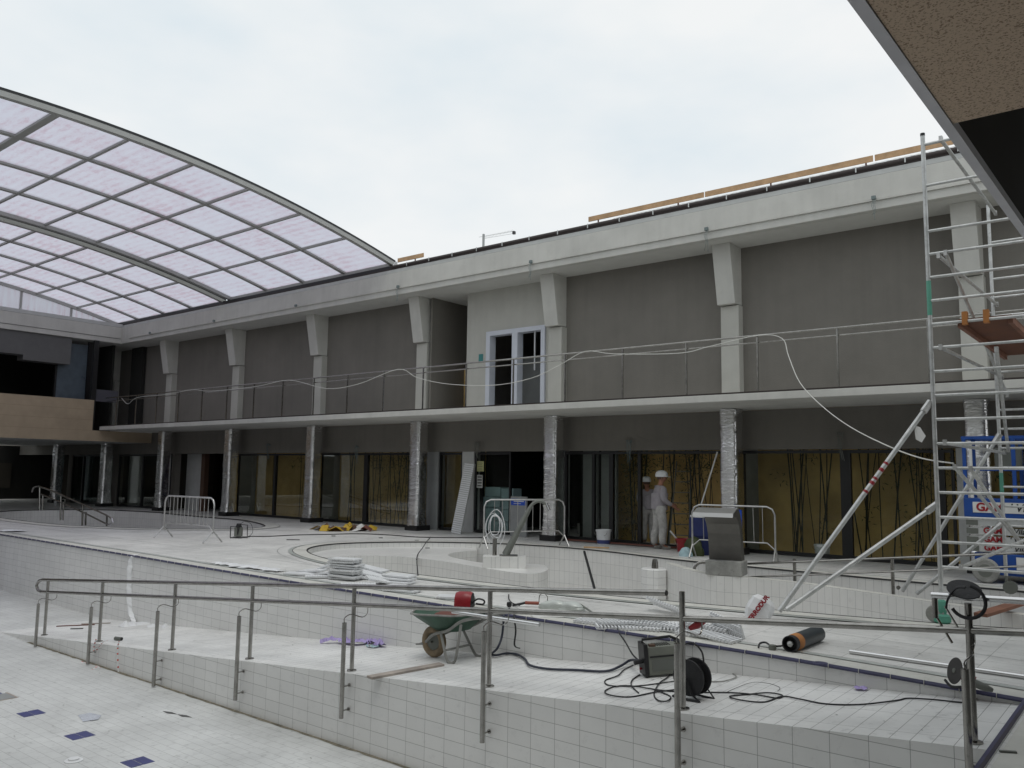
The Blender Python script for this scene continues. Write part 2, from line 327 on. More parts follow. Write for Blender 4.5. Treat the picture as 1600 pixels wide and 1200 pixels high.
struct(MB().poly([OUT, list(reversed(POOL)), list(reversed(SPA)), list(reversed(KID))]).build('pool_deck', T_DECK, rec=False))
PF = -1.35
struct(MB().poly([[zat(p, PF) for p in ccw(offs(POOL, .05))]]).build('pool_floor', T_POOL, rec=False))
mb = MB(); mb.strip([zat(p, PF) for p in EDGE], [zat(p, 0) for p in EDGE])
mb.strip([V(-33.5, 7, PF), V(-33.5, -1, PF), V(-32, -2.6, PF), V(-1.05, -2.6, PF)], [V(-33.5, 7, 0), V(-33.5, -1, 0), V(-32, -2.6, 0), V(-1.05, -2.6, 0)])
mb.strip([V(-32, 8.8, PF), V(-33.5, 7, PF)], [V(-32, 8.8, 0), V(-33.5, 7, 0)])
struct(mb.build('pool_wall', T_WALL))
struct(MB().strip([V(-1.05, -2.6, PF), V(-1.05, 7.85, PF)], [V(-1.05, -2.6, 0), V(-1.05, 7.85, 0)]).build('pool_end_wall', T_WALLY))
# ramp into the pool
RY = 6.42; xe = (PF - .05) / .0805
rt_ = [p for p in EDGE if p.x > xe]; rt_.append(V(xe, 8.36, 0))
rt_ = [V(-1.054, 7.85, 0)] + rt_[1:]
struct(MB().strip([V(p.x, RY, rampz(p.x)) for p in rt_], [V(p.x, p.y - .002, rampz(p.x)) for p in rt_]).build('ramp', T_RAMP))
struct(MB().add([V(-1.054, RY, PF), V(-1.054, RY, rampz(-1.054)), V(xe, RY, PF)], [(0, 1, 2)]).build('ramp_side_wall', T_WALL))
# blue lane tiles set in the pool floor
mb = MB()
for cx in (-14.1, -12.75, -11.42, -10.08, -8.74, -7.4, -6.06, -4.7):
    for yy in (4.535, 4.665):
        mb.box(cx - .12, cx + .12, yy, yy + .121, PF, PF + .004)
struct(mb.build('blue_floor_tiles', 'bluet'))
# edge of the main pool: purple seal, cream band, drain channel
e2 = ccw(POOL)
struct(MB().tube([zat(p, .004) + V(0, -.012, 0) for p in EDGE], .019, 6).build('pool_edge_seal', 'navy'))
struct(MB().tube([V(-1.045, -2.6, .004), V(-1.045, 7.84, .004)], .024, 6).build('pool_end_seal', 'navy'))
EO = lambda d: [p + V(0, d, 0) for p in EDGE]
struct(MB().strip([zat(p, .004) for p in EO(.02)], [zat(p, .004) for p in EO(.33)]).build('edge_band', 'band'))
mb = MB()
for a, b in ((.33, .345), (.44, .448), (1.62, 1.628)):
    mb.strip([zat(p, .008) for p in EO(a)], [zat(p, .008) for p in EO(b)])
struct(mb.build('deck_joint', 'line'))
struct(MB().strip([zat(p, .008) for p in EO(.346)], [zat(p, .008) for p in EO(.43)]).build('drain_channel', 'lgr'))
mb = MB()
for i in range(80):
    x = -1.25 - .276 * i
    yy = next(a.y + (b.y - a.y) * (x - a.x) / (b.x - a.x) for a, b in zip(EDGE, EDGE[1:]) if b.x <= x <= a.x)
    mb.box(x - .0025, x + .0025, yy - .034, yy + .012, -.02, .0245)
    mb.box(x - .003, x + .003, yy + .02, yy + .33, .0045, .0052)
struct(mb.build('seal_ties', 'band'))
mb = MB(); mb.strip([V(-.99, -2.6, .004), V(-.99, 7.9, .004)], [V(-.8, -2.6, .004), V(-.8, 7.9, .004)])
struct(mb.build('end_band', 'band'))
struct(MB().strip([V(-.795, -2.6, .004), V(-.795, 9.2, .004)], [V(6, -2.6, .004), V(6, 9.2, .004)]).build('end_deck', tile('end_deck_tiles', 'XY', .4, .4, (.34, .335, .32), mortar=(.2, .2, .19), ms=.004, dirt=.25, rough=.6)))
# concentric rims of the spa and the children's pool
def ring(poly, d0, d1, z, mname, name):
    a = offs(poly, d0); b = offs(poly, d1); a.append(a[0]); b.append(b[0])
    return struct(MB().strip([zat(p, z) for p in a], [zat(p, z) for p in b]).build(name, mname))
struct(MB().tube([zat(p, .002) for p in SPA], .016, 6, closed=True).build('spa_edge_seal', 'rubber'))
ring(SPA, .02, .30, .012, 'band', 'spa_rim_band'); ring(SPA, .30, .315, .016, 'line', 'spa_rim_joint'); ring(SPA, .315, .40, .012, 'lgr', 'spa_drain_channel')
ring(SPA, .62, .628, .016, 'line', 'spa_outer_joint')
struct(MB().tube([zat(p, .002) for p in KID], .02, 6, closed=True).build('children_pool_seal', 'rubber'))
ring(KID, .02, .45, .012, 'band', 'children_pool_rim'); ring(KID, .45, .46, .016, 'line', 'children_pool_joint')
struct(wall_uv(KID, -.9, 0).build('children_pool_wall', T_UV))
struct(MB().poly([[zat(p, -.9) for p in offs(KID, .03)]]).build('children_pool_floor', 'screed', rec=False))
struct(wall_uv(SPA, -1.3, 0).build('spa_wall', T_UV))
struct(MB().poly([[zat(p, -1.3) for p in offs(SPA, .03)]]).build('spa_floor', T_ISLE, rec=False))
# seat shelf and peninsula inside the spa
SZ = -.12
shelf = spline([G(*q, SZ) for q in ((508, 871), (560, 868.5), (612, 869), (652, 872), (700, 878), (760, 888), (812, 895.5), (838, 896), (853, 892), (856, 887), (845, 882), (800, 880), (757, 879.5), (722, 874), (700, 868), (712, 863), (745, 860))], 4)
_an = lambda p: math.atan2(p.y - 12.5, p.x + 12.5) % (2 * math.pi)
tail = sorted([p for p in SPA if _an(shelf[-1]) < _an(p) < _an(shelf[0])], key=_an)
struct(MB().poly([[zat(p, SZ) for p in shelf] + [zat(p, SZ) for p in offs(tail, .02, False)]]).build('spa_seat_shelf', T_ISLE, rec=False))
struct(wall_uv([zat(p, 0) for p in shelf], -1.3, SZ, False).build('spa_shelf_wall', T_UV))
# tiled pedestal drum, partition wall and second ramp
pd = G(1022, 887, -.1)
o = thing('jet_pedestal', 'octagonal white tiled pedestal with a short dark spout on top in the spa', 'pedestal', (pd.x, pd.y, -1.3))
mb = MB().lathe([(.27, -1.3), (.27, -.13), (.25, -.11)], (pd.x, pd.y, 0), 8); mb.build('drum', T_WALL, o)
MB().lathe([(.07, -.11), (.06, .0), (.045, .07)], (pd.x + .02, pd.y, 0), 12).build('spout', 'steel', o, True)
PT = spline([pd + V(.2, .1, .06), G(1103, 897), G(1170, 902.5), G(1250, 911), G(1320, 920.5), G(1400, 932), G(1480, 944), G(1600, 961)], 4)
pb = [p + V(.06, .16, 0) for p in PT]
o = thing('partition_wall', 'low white tiled partition wall between the spa and the second ramp', 'wall', (PT[0].x, PT[0].y, -1.3))
wall_uv([zat(p, 0) for p in PT], -1.3, -.0, False).build('tiled_face', T_UV, o)
wall_uv([zat(p, 0) for p in reversed(pb)], -1.3, -.0, False).build('rear_face', T_UV, o)
MB().strip([zat(p, 0) for p in PT], [zat(p, 0) for p in pb]).build('coping', 'band', o)
r2 = [V(-.3, 13.4, -.05), V(-7.6, 14.3, -.8), V(-8.3, 15.75, -.86), V(-.3, 15.32, -.05)]
struct(MB().add(r2, [(0, 3, 2, 1)]).build('second_ramp', 'screed'))
# ============================================================ LONG BUILDING
XR, XL = 9.0, -52.0
B = thing('long_building', 'long two-storey taupe building with walkway slab, flared columns and ground floor glass', 'building', (-15, 18.5, 0))
WY = 18.14
COLX = [1.85, -3.18, -8.16, -13.15, -18.2, -23.25, -28.2, -33.1, -38.1, -43.1]
mb = MB()
mb.box(-13.15, XR, WY, WY + .2, 3.42, 7.07); mb.box(XL, -17.62, WY, WY + .2, 3.42, 7.07)
mb.build('upper_wall', 'taupe', B)
mb = MB(); mb.box(XL, XR, 18.42, 18.62, 2.36, 3.27); mb.build('lower_wall', 'taupe', B)
# lighter wall panel beside the recess, with the double doorway
mb = MB(); mb.box(-16.35, -15.55, 18.16, 18.35, 3.42, 7.07); mb.box(-15.55, -13.42, 18.16, 18.35, 5.83, 7.07); mb.box(-13.42, -13.15, 18.16, 18.35, 3.42, 7.07)
mb.build('light_wall', 'beige', B)
mb = MB(); mb.box(-17.66, -17.6, 17.95, 21.6, 3.42, 7.07); mb.box(-16.37, -16.35, 18.36, 21.6, 3.42, 7.07); mb.box(-17.6, -12.9, 21.6, 21.8, 3.42, 7.07); mb.box(-13.1, -12.9, 18.5, 21.6, 3.42, 7.07); mb.build('recess_wall', 'taupe', B)
mb = MB(); mb.box(-15.6, -13.2, 19.6, 19.75, 3.42, 5.2); mb.build('inner_partition', 'grey', B)
df = MB().box(-15.55, -15.40, 18.10, 18.36, 3.42, 5.83).box(-14.58, -14.38, 18.10, 18.36, 3.42, 5.83).box(-13.56, -13.42, 18.10, 18.36, 3.42, 5.83).box(-15.40, -14.58, 18.10, 18.36, 5.70, 5.83).box(-14.38, -13.56, 18.10, 18.36, 5.70, 5.83)
dfo = df.build('door_frame', mat('lilac_white_paint', (.62, .65, .72), .5, var=.06), B)
MB().box(-13.86, -13.84, 18.2, 18.24, 4.6, 5.7).build('hanging_strip', 'white', dfo)
MB().box(-15.86, -15.70, 18.145, 18.158, 4.98, 5.2).build('teal_marker', 'teal', B)
# roof fascia, soffit, capping and gutter
mb = MB().box(-35.4, XR, 17.0, 17.16, 7.07, 7.77); mb.build('fascia', 'fascia', B, bevel=.012)
MB().box(-35.4, XR, 17.035, 17.16, 7.785, 7.885).build('capping', 'lgrey', B)
MB().box(-35.4, XR, 17.06, 17.15, 7.76, 7.80).build('shadow_line_strip', 'black', B)  # black strip stands in for the thin shadow line under the capping
MB().box(-34.7, XR, 16.955, 16.998, 7.245, 7.275).box(-34.7, XR, 16.98, 16.999, 7.285, 7.30).build('fascia_rail', 'fascia', B)
MB().box(-35.4, XR, 17.17, 22, 7.075, 7.35).build('soffit', 'soffit', B) if False else MB().box(XL, XR, 17.17, 18.72, 7.072, 7.35).box(-17.8, -12.9, 18.72, 22, 7.072, 7.35).build('soffit', 'soffit', B)
MB().box(XL, XR, 17.2, 18.9, 7.8, 7.92).build('roof_edge', 'brown', B)
g = MB().tube([V(-18.5, 17.06, 7.965), V(XR, 17.06, 7.965)], .062, 10).box(-35.4, XR, 17.03, 17.17, 7.889, 7.93).build('gutter', 'brown', B, True)
for i in range(30): x = -17.8 + .93 * i; MB().box(x - .012, x + .012, 16.985, 17.0, 7.91, 8.02).build('gutter_bracket', 'alu', B)
# walkway slab
MB().box(-34.7, XR, 16.0, 18.425, 3.272, 3.42).build('walkway_slab', 'fascia', B, bevel=.01)
MB().box(XL, -34.99, 17.5, 18.425, 3.272, 3.42).build('slab_end', 'soffit', B)
MB().box(-34.6, XR, 16.02, 16.07, 3.42, 3.455).build('slab_kerb', 'brown', B)
# columns: flared upper shafts and foil wrapped lower shafts
def foil_col(x, parent):
    mb = MB(); y = 17.88; n = 40; k = 70; rnd = random.Random(int(x * 10)); vs = []; fs = []
    hx, hy = .225, .25; ph = [rnd.uniform(0, 6.3) for _ in range(8)]
    fold = [[rnd.gauss(0, 1) for _ in range(10)] for _ in range(9)]
    ties = [rnd.uniform(.3, 3.1) for _ in range(9)]
    for i in range(k + 1):
        z = .13 + 3.13 * i / k; low = max(0, 1 - (z - .13) / .35)
        fz = (z - .13) / 3.14 * 8; i0 = min(int(fz), 7); ft = fz - i0; ft = ft * ft * (3 - 2 * ft)
        pinch = sum(math.exp(-((z - t) / .03) ** 2) for t in ties)
        for j in range(n):
            a = 2 * math.pi * j / n; c, s = math.cos(a), math.sin(a); q = (abs(c) ** 6 + abs(s) ** 6) ** (-1 / 6)
            ja = j / n * 10; j0 = int(ja) % 10; j1 = (j0 + 1) % 10; jt = ja - int(ja)
            g = ((fold[i0][j0] * (1 - jt) + fold[i0][j1] * jt) * (1 - ft) + (fold[i0 + 1][j0] * (1 - jt) + fold[i0 + 1][j1] * jt) * ft)
            w = 1 + .02 * g + rnd.uniform(-.008, .008) - .025 * pinch + low * (.10 + .05 * math.sin(a * 5 + ph[2]))
            vs.append((x + hx * .93 * c * q * w, y + hy * .93 * s * q * w, z + rnd.uniform(-.006, .006)))
    for i in range(k):
        for j in range(n): fs.append((i * n + j, i * n + (j + 1) % n, (i + 1) * n + (j + 1) % n, (i + 1) * n + j))
    mb.add(vs, fs); o = mb.build('foil_wrapped_column', 'foil', parent, True)
    MB().box(x - .25, x + .26, 17.61, 18.18, .002, .15).build('plinth', 'black', o)
    return o
for i, x in enumerate(COLX):
    foil_col(x + .235, B)
    c = MB().box(x, x + .44, 17.9, 18.298, 3.42, 5.68).build('column', 'beige', B, bevel=.01)
    a = [V(x - .02, 17.50, 7.07), V(x - .02, 18.298, 7.07), V(x - .02, 18.298, 5.70), V(x - .02, 17.76, 5.70)]
    MB().prism(a, (.44, 0, 0)).build('haunch', 'fascia', c, bevel=.008)
# fascia light brackets with dangling wires
for i, px in enumerate((236, 335, 462, 621, 829, 1106, 1372)):
    p = PY(px, 500, 16.95); z = 7.25
    b = MB().box(p.x - .04, p.x + .04, 16.9, 16.953, z + .01, z + .08).build('lamp_bracket', 'wiretone', B)
    if i > 2:
        mb = MB()
        for k in range(3): mb.tube(spline([V(p.x + .02 * k, 16.92, z), V(p.x - .03 + .03 * k, 16.88, z - .12), V(p.x + .02 * k, 16.9, z - .25), V(p.x + U(-.05, .05), 16.9, z - U(.3, .5))], 4), .004, 5)
        mb.build('loose_wire', 'wiretone', b)
# ground floor bays ---------------------------------------------------------
GY = 18.5
def pier(x0, x1, m='grey', y0=18.43, z1=2.36): MB().box(x0, x1, y0, 18.72, .002, z1).build('pier', m, B)
for a, b, mm in [(-43.0, -42.6, 'taupe'), (-38.4, -37.95, 'taupe'), (-28.85, -28.65, 'lgrey'), (-28.65, -28.42, 'grey'), (-24.05, -23.75, 'lgrey'), (-23.75, -23.4, 'grey'), (-18.68, -18.5, 'lgrey'), (-18.5, -17.66, 'grey'),
                 (-16.68, -16.22, 'lgrey'), (-13.36, -13.12, 'lgrey'), (-13.12, -12.98, 'grey'), (-8.3, -8.08, 'lgrey'), (-8.08, -7.95, 'grey'), (-3.45, -3.25, 'lgrey'), (-33.2, -33.0, 'taupe')]:
    pier(a, b, mm)
def window(x0, x1, muls, g='glass', z1=2.34):
    mb = MB(); t = .055
    mb.box(x0, x0 + t, 18.46, 18.54, .05, z1); mb.box(x1 - t, x1, 18.46, 18.54, .05, z1); mb.box(x0 + t, x1 - t, 18.46, 18.54, z1 - .07, z1); mb.box(x0 + t, x1 - t, 18.46, 18.54, .01, .09)
    for q, ww in muls: mb.box(q - ww, q + ww, 18.45, 18.55, .09, z1 - .07)
    f = mb.build('window_frame', 'black', B)
    MB().box(x0 + t, x1 - t, 18.497, 18.503, .09, z1 - .07).build('pane', g, f)
window(-42.6, -38.4, [(-41.45, .04), (-39.7, .03)], 'dglass'); window(-37.9, -33.3, [(-35.7, .05)])
window(-28.40, -24.06, [(-26.0, .06)]); window(-23.36, -18.72, [(-21.0, .09)]); window(-17.64, -16.7, [], 'glass')
window(-16.2, -14.85, [], 'glass'); window(-12.96, -10.66, [(-12.05, .04), (-11.5, .06)]); MB().box(-10.66, -10.62, 18.45, 18.55, .01, 2.34).box(-10.62, -8.32, 18.46, 18.54, 2.27, 2.34).box(-10.62, -8.32, 18.46, 18.54, .01, .06).build('door_opening_frame', 'black', B); window(-7.93, -3.5, [(-5.6, .11), (-3.75, .08)]); window(-3.2, 1.7, [(-.8, .1)])
# courtyard back wall, side returns, dark rooms
MB().box(-28.6, -16.7, 19.45, 19.55, .002, 5).box(-12.0, XR, 19.45, 19.55, .002, 5).build('courtyard_wall', 'yellow', B)
for q in ((-28.8, -28.6, 18.73, 19.44), (-23.7, -23.5, 18.73, 19.44), (-18.6, -18.4, 18.73, 19.44), (-8.15, -7.95, 18.73, 19.44)): MB().box(*q, .002, 3.3).build('courtyard_return', 'grey', B)
MB().box(-12.6, -12.15, 18.8, 18.9, .002, 2.4).box(-12.02, -11.55, 18.8, 18.9, .002, 2.4).build('inner_door', 'grey', B)
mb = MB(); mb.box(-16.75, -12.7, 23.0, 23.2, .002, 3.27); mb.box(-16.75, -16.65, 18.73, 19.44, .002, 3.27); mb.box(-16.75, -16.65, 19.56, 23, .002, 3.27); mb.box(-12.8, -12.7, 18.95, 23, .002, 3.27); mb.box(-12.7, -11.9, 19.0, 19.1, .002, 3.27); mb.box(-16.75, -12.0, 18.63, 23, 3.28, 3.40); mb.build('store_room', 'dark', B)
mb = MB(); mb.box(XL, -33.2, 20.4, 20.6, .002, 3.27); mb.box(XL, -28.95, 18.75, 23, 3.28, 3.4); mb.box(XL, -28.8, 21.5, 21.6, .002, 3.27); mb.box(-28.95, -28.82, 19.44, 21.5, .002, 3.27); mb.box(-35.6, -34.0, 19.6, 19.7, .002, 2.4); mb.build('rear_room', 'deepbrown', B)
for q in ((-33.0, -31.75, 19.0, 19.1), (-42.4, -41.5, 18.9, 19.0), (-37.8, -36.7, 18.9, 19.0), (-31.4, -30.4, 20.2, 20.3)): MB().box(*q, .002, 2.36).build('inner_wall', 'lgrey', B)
MB().box(-31.72, -31.45, 18.9, 19.1, .002, 2.36).build('door_post', 'brownd', B)
MB().tube([V(-30.6, 19.6, 1.35), V(-29.2, 19.6, 1.32)], .05, 8).tube([V(-30.6, 19.6, .95), V(-29.2, 19.6, .92)], .05, 8).build('blue_rail', 'blue', B)
# wire tails under the small holes in the lower wall
for px, py in ((560, 706), (422, 702), (748, 702), (985, 700), (1316, 690)):
    p = PY(px, py, 18.38)
    o = thing('wire_tail', {560: 'short bundle of pale loose wires over the middle of the third glazed bay', 422: 'loose wire tail above the yellow bay between the second pair of foil columns', 748: 'curled wire bundle hanging above the pier with the notices', 985: 'wire bundle hanging above the mullion left of the workers', 1316: 'wire bundle hanging above the wide bay behind the stabiliser tubes'}[px], 'wire', p, 'wire tails on the lower wall')
    mb = MB()
    for k in range(5): mb.tube(spline([p + V(U(-.04, .04), 0, .12), p + V(U(-.1, .1), -.08, .2), p + V(U(-.07, .07), -.1, 0), p + V(U(-.06, .06), -.05, -U(.2, .42))], 5), .006, 5)
    mb.build('strand', 'machine' if px in (1316, 748) else 'wiretone', o)
# ---------------------------------------------------------------- railing of the walkway
o = thing('walkway_railing', 'slim steel railing with two thin top rails along the walkway edge', 'railing', (-16, 16.1, 3.42))
MB().tube([V(-34.5, 16.1, 4.60), V(XR, 16.1, 4.60)], .022, 8).build('top_rail', 'steel', o, True)
MB().tube([V(-34.5, 16.14, 4.46), V(XR, 16.14, 4.46)], .016, 8).build('second_rail', 'steel', o, True)
for i in range(25):
    x = -33.55 + 1.588 * i
    MB().box(x - .016, x + .016, 16.085, 16.115, 3.42, 4.59).box(x - .05, x + .05, 16.06, 16.14, 3.42, 3.435).build('baluster', 'steel', o)
# white cable draped along the railing and down to the scaffold
cp = [(190, 622), (200, 631), (215, 621), (262, 616), (300, 609), (330, 611), (400, 604), (452, 594), (510, 607), (560, 600), (622, 577), (652, 590), (700, 600), (770, 602), (830, 591), (875, 570), (915, 549), (960, 553), (1060, 552), (1110, 541), (1185, 524), (1222, 529)]
pts = [PY(x, y, 16.04) for x, y in cp]
pts += [PY(1232, 556, 15.9), PY(1250, 598, 15.5), PY(1285, 635, 14.8), PY(1330, 668, 13.9), PY(1390, 698, 13.0), PY(1440, 716, 12.2), PY(1490, 724, 11.4)]
tag(MB().tube(spline(pts, 5), .009, 6).build('draped_cable', mat('white_cable', (.62, .62, .58), .6), None, True), 'white cable looped along the walkway railing and swinging down to the scaffold tower', 'cable')
# ---------------------------------------------------------------- timber guard and sheeting on the roof
def roofrail(pxa, pya, pxb, pyb, label, posts):
    a = PY(pxa, pya, 18.0); b = PY(pxb, pyb, 18.0); z = 8.50
    o = thing('timber_guard_rail', label, 'guard rail', (a.x, 18, 7.92))
    MB().box(a.x, b.x, 17.98, 18.01, z - .06, z + .07).build('board', 'wood', o)
    for px in posts: q = PY(px, pya, 18.03); MB().box(q.x - .015, q.x + .015, 18.012, 18.04, 7.92, z + .08).build('post', 'rust', o)
roofrail(920, 345, 1100, 316, 'first length of raw timber guard rail on the roof edge above the flared columns', (935, 1060)); roofrail(1102, 309, 1364, 246, 'middle length of raw timber guard rail in front of the corrugated roof sheet', (1205, 1355)); roofrail(1367, 243, 1640, 200, 'raw timber guard rail behind the top of the scaffold tower', (1480,))
roofrail(622, 404, 662, 400, 'short stub of timber guard rail beside the tip of the glazed vault', (649,))
a = PY(978, 320, 18.6); mb = MB(); top = []; bot = []
n = 260
for i in range(n): x = a.x + (XR - a.x) * i / n; dz = .018 * math.sin(i * 2.1); top.append(V(x, 18.6, 8.62 + dz)); bot.append(V(x, 17.9, 8.34 + dz))
tag(mb.strip(bot, top).build('corrugated_sheet', 'corr'), 'pale corrugated sheeting laid along the roof edge behind the timber guard', 'roof sheet')
mb = MB(); c0 = PY(755, 400, 150); zt = PY(755, 369, 150).z; e = PY(803, 373, 150)
o = thing('tower_crane', 'tiny distant tower crane showing over the roof edge', 'crane', (c0.x, 150, 0))
mb.box(c0.x - .22, c0.x + .22, 149.8, 150.2, 0, zt + .5).build('mast', 'grey', o)
mb = MB()
for k in range(22):
    x = c0.x + (e.x - c0.x) * k / 22; mb.tube([V(x, 150, zt), V(x + .25, 150, zt - .6)], .045, 4)
mb.tube([V(c0.x - 1.5, 150, zt), V(e.x, 150, zt - .4)], .06, 4).tube([V(c0.x, 150, zt - .65), V(e.x, 150, zt - 1.0)], .05, 4).build('jib', 'lgrey', o)
MB().box(e.x - .3, e.x + .3, 149.7, 150.3, zt - 1.2, zt - .5).build('trolley', 'black', o)
# ============================================================ LEFT BUILDING
LB = thing('left_building', 'dark-fronted building across the pool end with a tan stone balcony front', 'building', (-36, 5, 0))
LX = -35.4
MB().box(LX - .16, LX, -12, 17.16, 7.07, 7.77).build('fascia', 'fascia', LB, bevel=.012)
MB().box(LX - .16, LX - .03, -12, 17.16, 7.785, 7.93).build('capping', 'lgrey', LB)
MB().box(LX + .001, LX + .02, -12, 16.95, 7.27, 7.285).build('groove', 'line', LB)
MB().box(-45, LX - .17, -12, 17.16, 7.075, 7.4).build('roof', 'soffit', LB)
f = MB().box(-34.98, -34.78, -12, 15.75, 2.82, 4.5).box(-34.98, -34.78, 15.75, 18.3, 2.82, 3.255).build('balcony_front', 'tan', LB)
mb = MB()
for z in (3.25, 3.68, 4.1): mb.box(-34.785, -34.777, -12, 15.74, z - .004, z + .004)
mb.build('joint', mat('tan_joint', (.27, .21, .145), .8), f)
MB().box(-47, -34.99, -12, 18.3, 2.83, 3.2).build('floor_slab', 'lgrey', LB)
mb = MB(); mb.box(-41, -40.8, -12, 17, 3.2, 7.07); mb.box(-49.2, -49, -12, 20.5, 0, 2.83); mb.box(-40.8, -36.1, 17.0, 17.1, 3.2, 7.07); mb.box(-36.3, -35.3, 17.95, 18.1, 3.42, 7.06); mb.build('rear_wall', 'dark', LB)
MB().box(-36.1, -35.5, -12, 13.2, 6.15, 7.07).box(-36.1, -35.5, 13.2, 15.0, 5.95, 7.07).build('ceiling_drop', mat('dim_grey', (.13, .13, .13), .8), LB)
MB().box(-36.05, -35.95, 14.62, 14.70, 3.2, 7.0).box(-36.05, -35.95, 15.9, 16.2, 3.2, 7.06).build('window_frame', 'black', LB)
MB().box(-36.02, -35.98, 14.71, 15.88, 3.2, 6.9).build('filmed_pane', mat('blue_grey_film', (.11, .14, .17), .3, var=.2), LB)
MB().box(-35.3, -35.25, 16.01, 16.95, 4.5, 5.0).build('grey_board', mat('grey_board', (.09, .09, .11), .7), LB)
MB().box(-35.32, -35.2, 15.8, 16.0, 3.2, 7.05).build('corner_post', 'black', LB)
MB().box(-48.9, -48.8, -12, 18, .6, 1.9).build('rear_glazing', 'deepbrown', LB)
# ============================================================ GLAZED VAULT
def vz(y): return 9.55 - .0132 * (y - 7.31) ** 2
YS = [7.31 + s * d for s in (-1, 1) for d in (0, 1.63, 3.27, 4.9, 6.57, 8.2, 9.99)]
YS = sorted(set(round(v, 3) for v in YS))
def vault(xs, dz, label, first, last):
    o = thing('glazed_vault', label, 'glazed roof', (xs[0], 7.3, 8.2), 'sliding vault sections over the pool')
    fine = [YS[0] + (YS[-1] - YS[0]) * i / 48 for i in range(49)]
    for i, x in enumerate(xs):
        wd = .075; hi = .16 if i in (0, len(xs) - 1) else .1
        sec = [V(x - wd, 0, 0), V(x + wd, 0, 0)]
        mb = MB(); a = []; b = []; c = []; d = []
        for y in fine:
            z = vz(y) + dz; a.append(V(x - wd, y, z)); b.append(V(x + wd, y, z)); c.append(V(x + wd, y, z - hi)); d.append(V(x - wd, y, z - hi))
        mb.strip(a, b); mb.strip(b, c); mb.strip(c, d); mb.strip(d, a); r = mb.build('rib', 'alum_grey', o)
        if i == 0:
            mb = MB(); mb.strip([p + V(.005, 0, .025) for p in b], [p + V(.005, 0, -.035) for p in b]); mb.strip([p + V(.0, 0, .025) for p in a], [p + V(.005, 0, .025) for p in b]); mb.build('rib_cap', 'black', r)
    for y in YS:
        wy = .085 if abs(y - 7.31) < .1 else .035
        MB().box(xs[-1] + .076, xs[0] - .076, y - wy, y + wy, vz(y) + dz - .10, vz(y) + dz - .02).build('purlin', 'alum_grey', o)
    for i in range(len(xs) - 1):
        for k in range(len(YS) - 1):
            y0, y1 = YS[k] + .03, YS[k + 1] - .03; yy = [y0 + (y1 - y0) * j / 4 for j in range(5)]
            mb = MB(); mb.strip([V(xs[i] - .07, y, vz(y) + dz - .045) for y in yy], [V(xs[i + 1] + .07, y, vz(y) + dz - .045) for y in yy])
            mb.build('panel', 'poly', o)
    for ya, yb in ((17.22, 17.46), (-2.85, -2.6)): MB().box(xs[-1] - .1, xs[0] + .05, ya, yb, 8.09 + dz, 8.17 + dz).build('edge_beam', 'alum_grey', o)
    return o
M['alum_grey'] = mat('grey_aluminium', (.40, .40, .385), .55, .1, var=.08)
v1 = vault([-18.7, -20.99, -23.15, -25.29, -27.6], 0.0, 'nearer section of the vaulted pool roof with filmed milky panels and a dark front rib', True, False)
v2 = vault([-28.0, -30.3, -32.4, -34.6, -36.45], -.07, 'farther section of the vaulted pool roof, ending at the gable glazing', False, True)
tag(MB().box(-36.6, -18.5, 17.17, 17.5, 7.935, 8.07).build('vault_track', 'black'), 'sliding track, black for the dark gap between the roof fascia and the glazed vault', 'track')  # rail strip coloured black to draw the dark gap below the vault
tag(MB().add([V(-18.62, 17.2, 8.12), V(-18.62, 17.4, 8.2), V(-18.55, 17.1, 7.95), V(-18.5, 17.2, 8.2)], [(0, 1, 3), (0, 3, 2), (0, 2, 1), (1, 2, 3)]).build('torn_film', 'white'), 'scrap of torn white film hanging at the tip of the vault rib', 'film')
o = thing('gable_glazing', 'low arched gable of milky panels between the vault end and the left building', 'glazing', (-36.4, 7.3, 7.93))
gy = [-2.6 + 1.99 * i for i in range(11)]
for i in range(10):
    y0, y1 = gy[i] + .03, gy[i + 1] - .03; h0, h1 = vz(y0) - .2, vz(y1) - .2
    MB().add([V(-36.5, y0, 8.0), V(-36.5, y1, 8.0), V(-36.5, y1, max(h1, 8.01)), V(-36.5, y0, max(h0, 8.01))], [(0, 1, 2, 3)]).build('gable_panel', 'poly', o)
for y in gy[1:-1]: MB().box(-36.53, -36.46, y - .04, y + .04, 7.98, vz(y) - .17).build('mullion', 'alum_grey', o)
MB().box(-36.55, -36.42, -2.8, 17.2, 7.92, 7.99).build('sill', 'alum_grey', o)
# ============================================================ NEAR BUILDING over the camera (right)
NB = thing('near_building', 'overhanging building at the right with a speckled stone soffit and grey metal edge', 'building', (2, 3, 0))
_ox = lambda y, d=0: -.757 + .018 * (y - 2.7) + d
MB().prism([V(_ox(-8, .048), -8, 3.285), V(9, -8, 3.285), V(9, 3.92, 3.285), V(_ox(3.92, .048), 3.92, 3.285)], (0, 0, .3)).build('stone_soffit', 'granite', NB)
MB().prism([V(_ox(-8), -8, 3.28), V(_ox(-8, .045), -8, 3.28), V(_ox(10, .045), 10, 3.28), V(_ox(10), 10, 3.28)], (0, 0, .05)).build('edge_profile', mat('purple_grey_metal', (.74, .73, .77), .6), NB)
MB().box(-.60, 9, 3.93, 10, 5.6, 5.8).build('upper_ceiling', 'dark', NB)  # near-black colour puts the upper space in shade, though light reaches it
MB().box(-.66, 9, 3.93, 4.0, 3.61, 5.59).build('slab_end', 'dark', NB)
MB().prism([V(_ox(-8, .006), -8, 3.331), V(_ox(-8, .04), -8, 3.331), V(_ox(10, .04), 10, 3.331), V(_ox(10, .006), 10, 3.331)], (0, 0, 4.3)).build('upper_wall', 'deepbrown', NB)
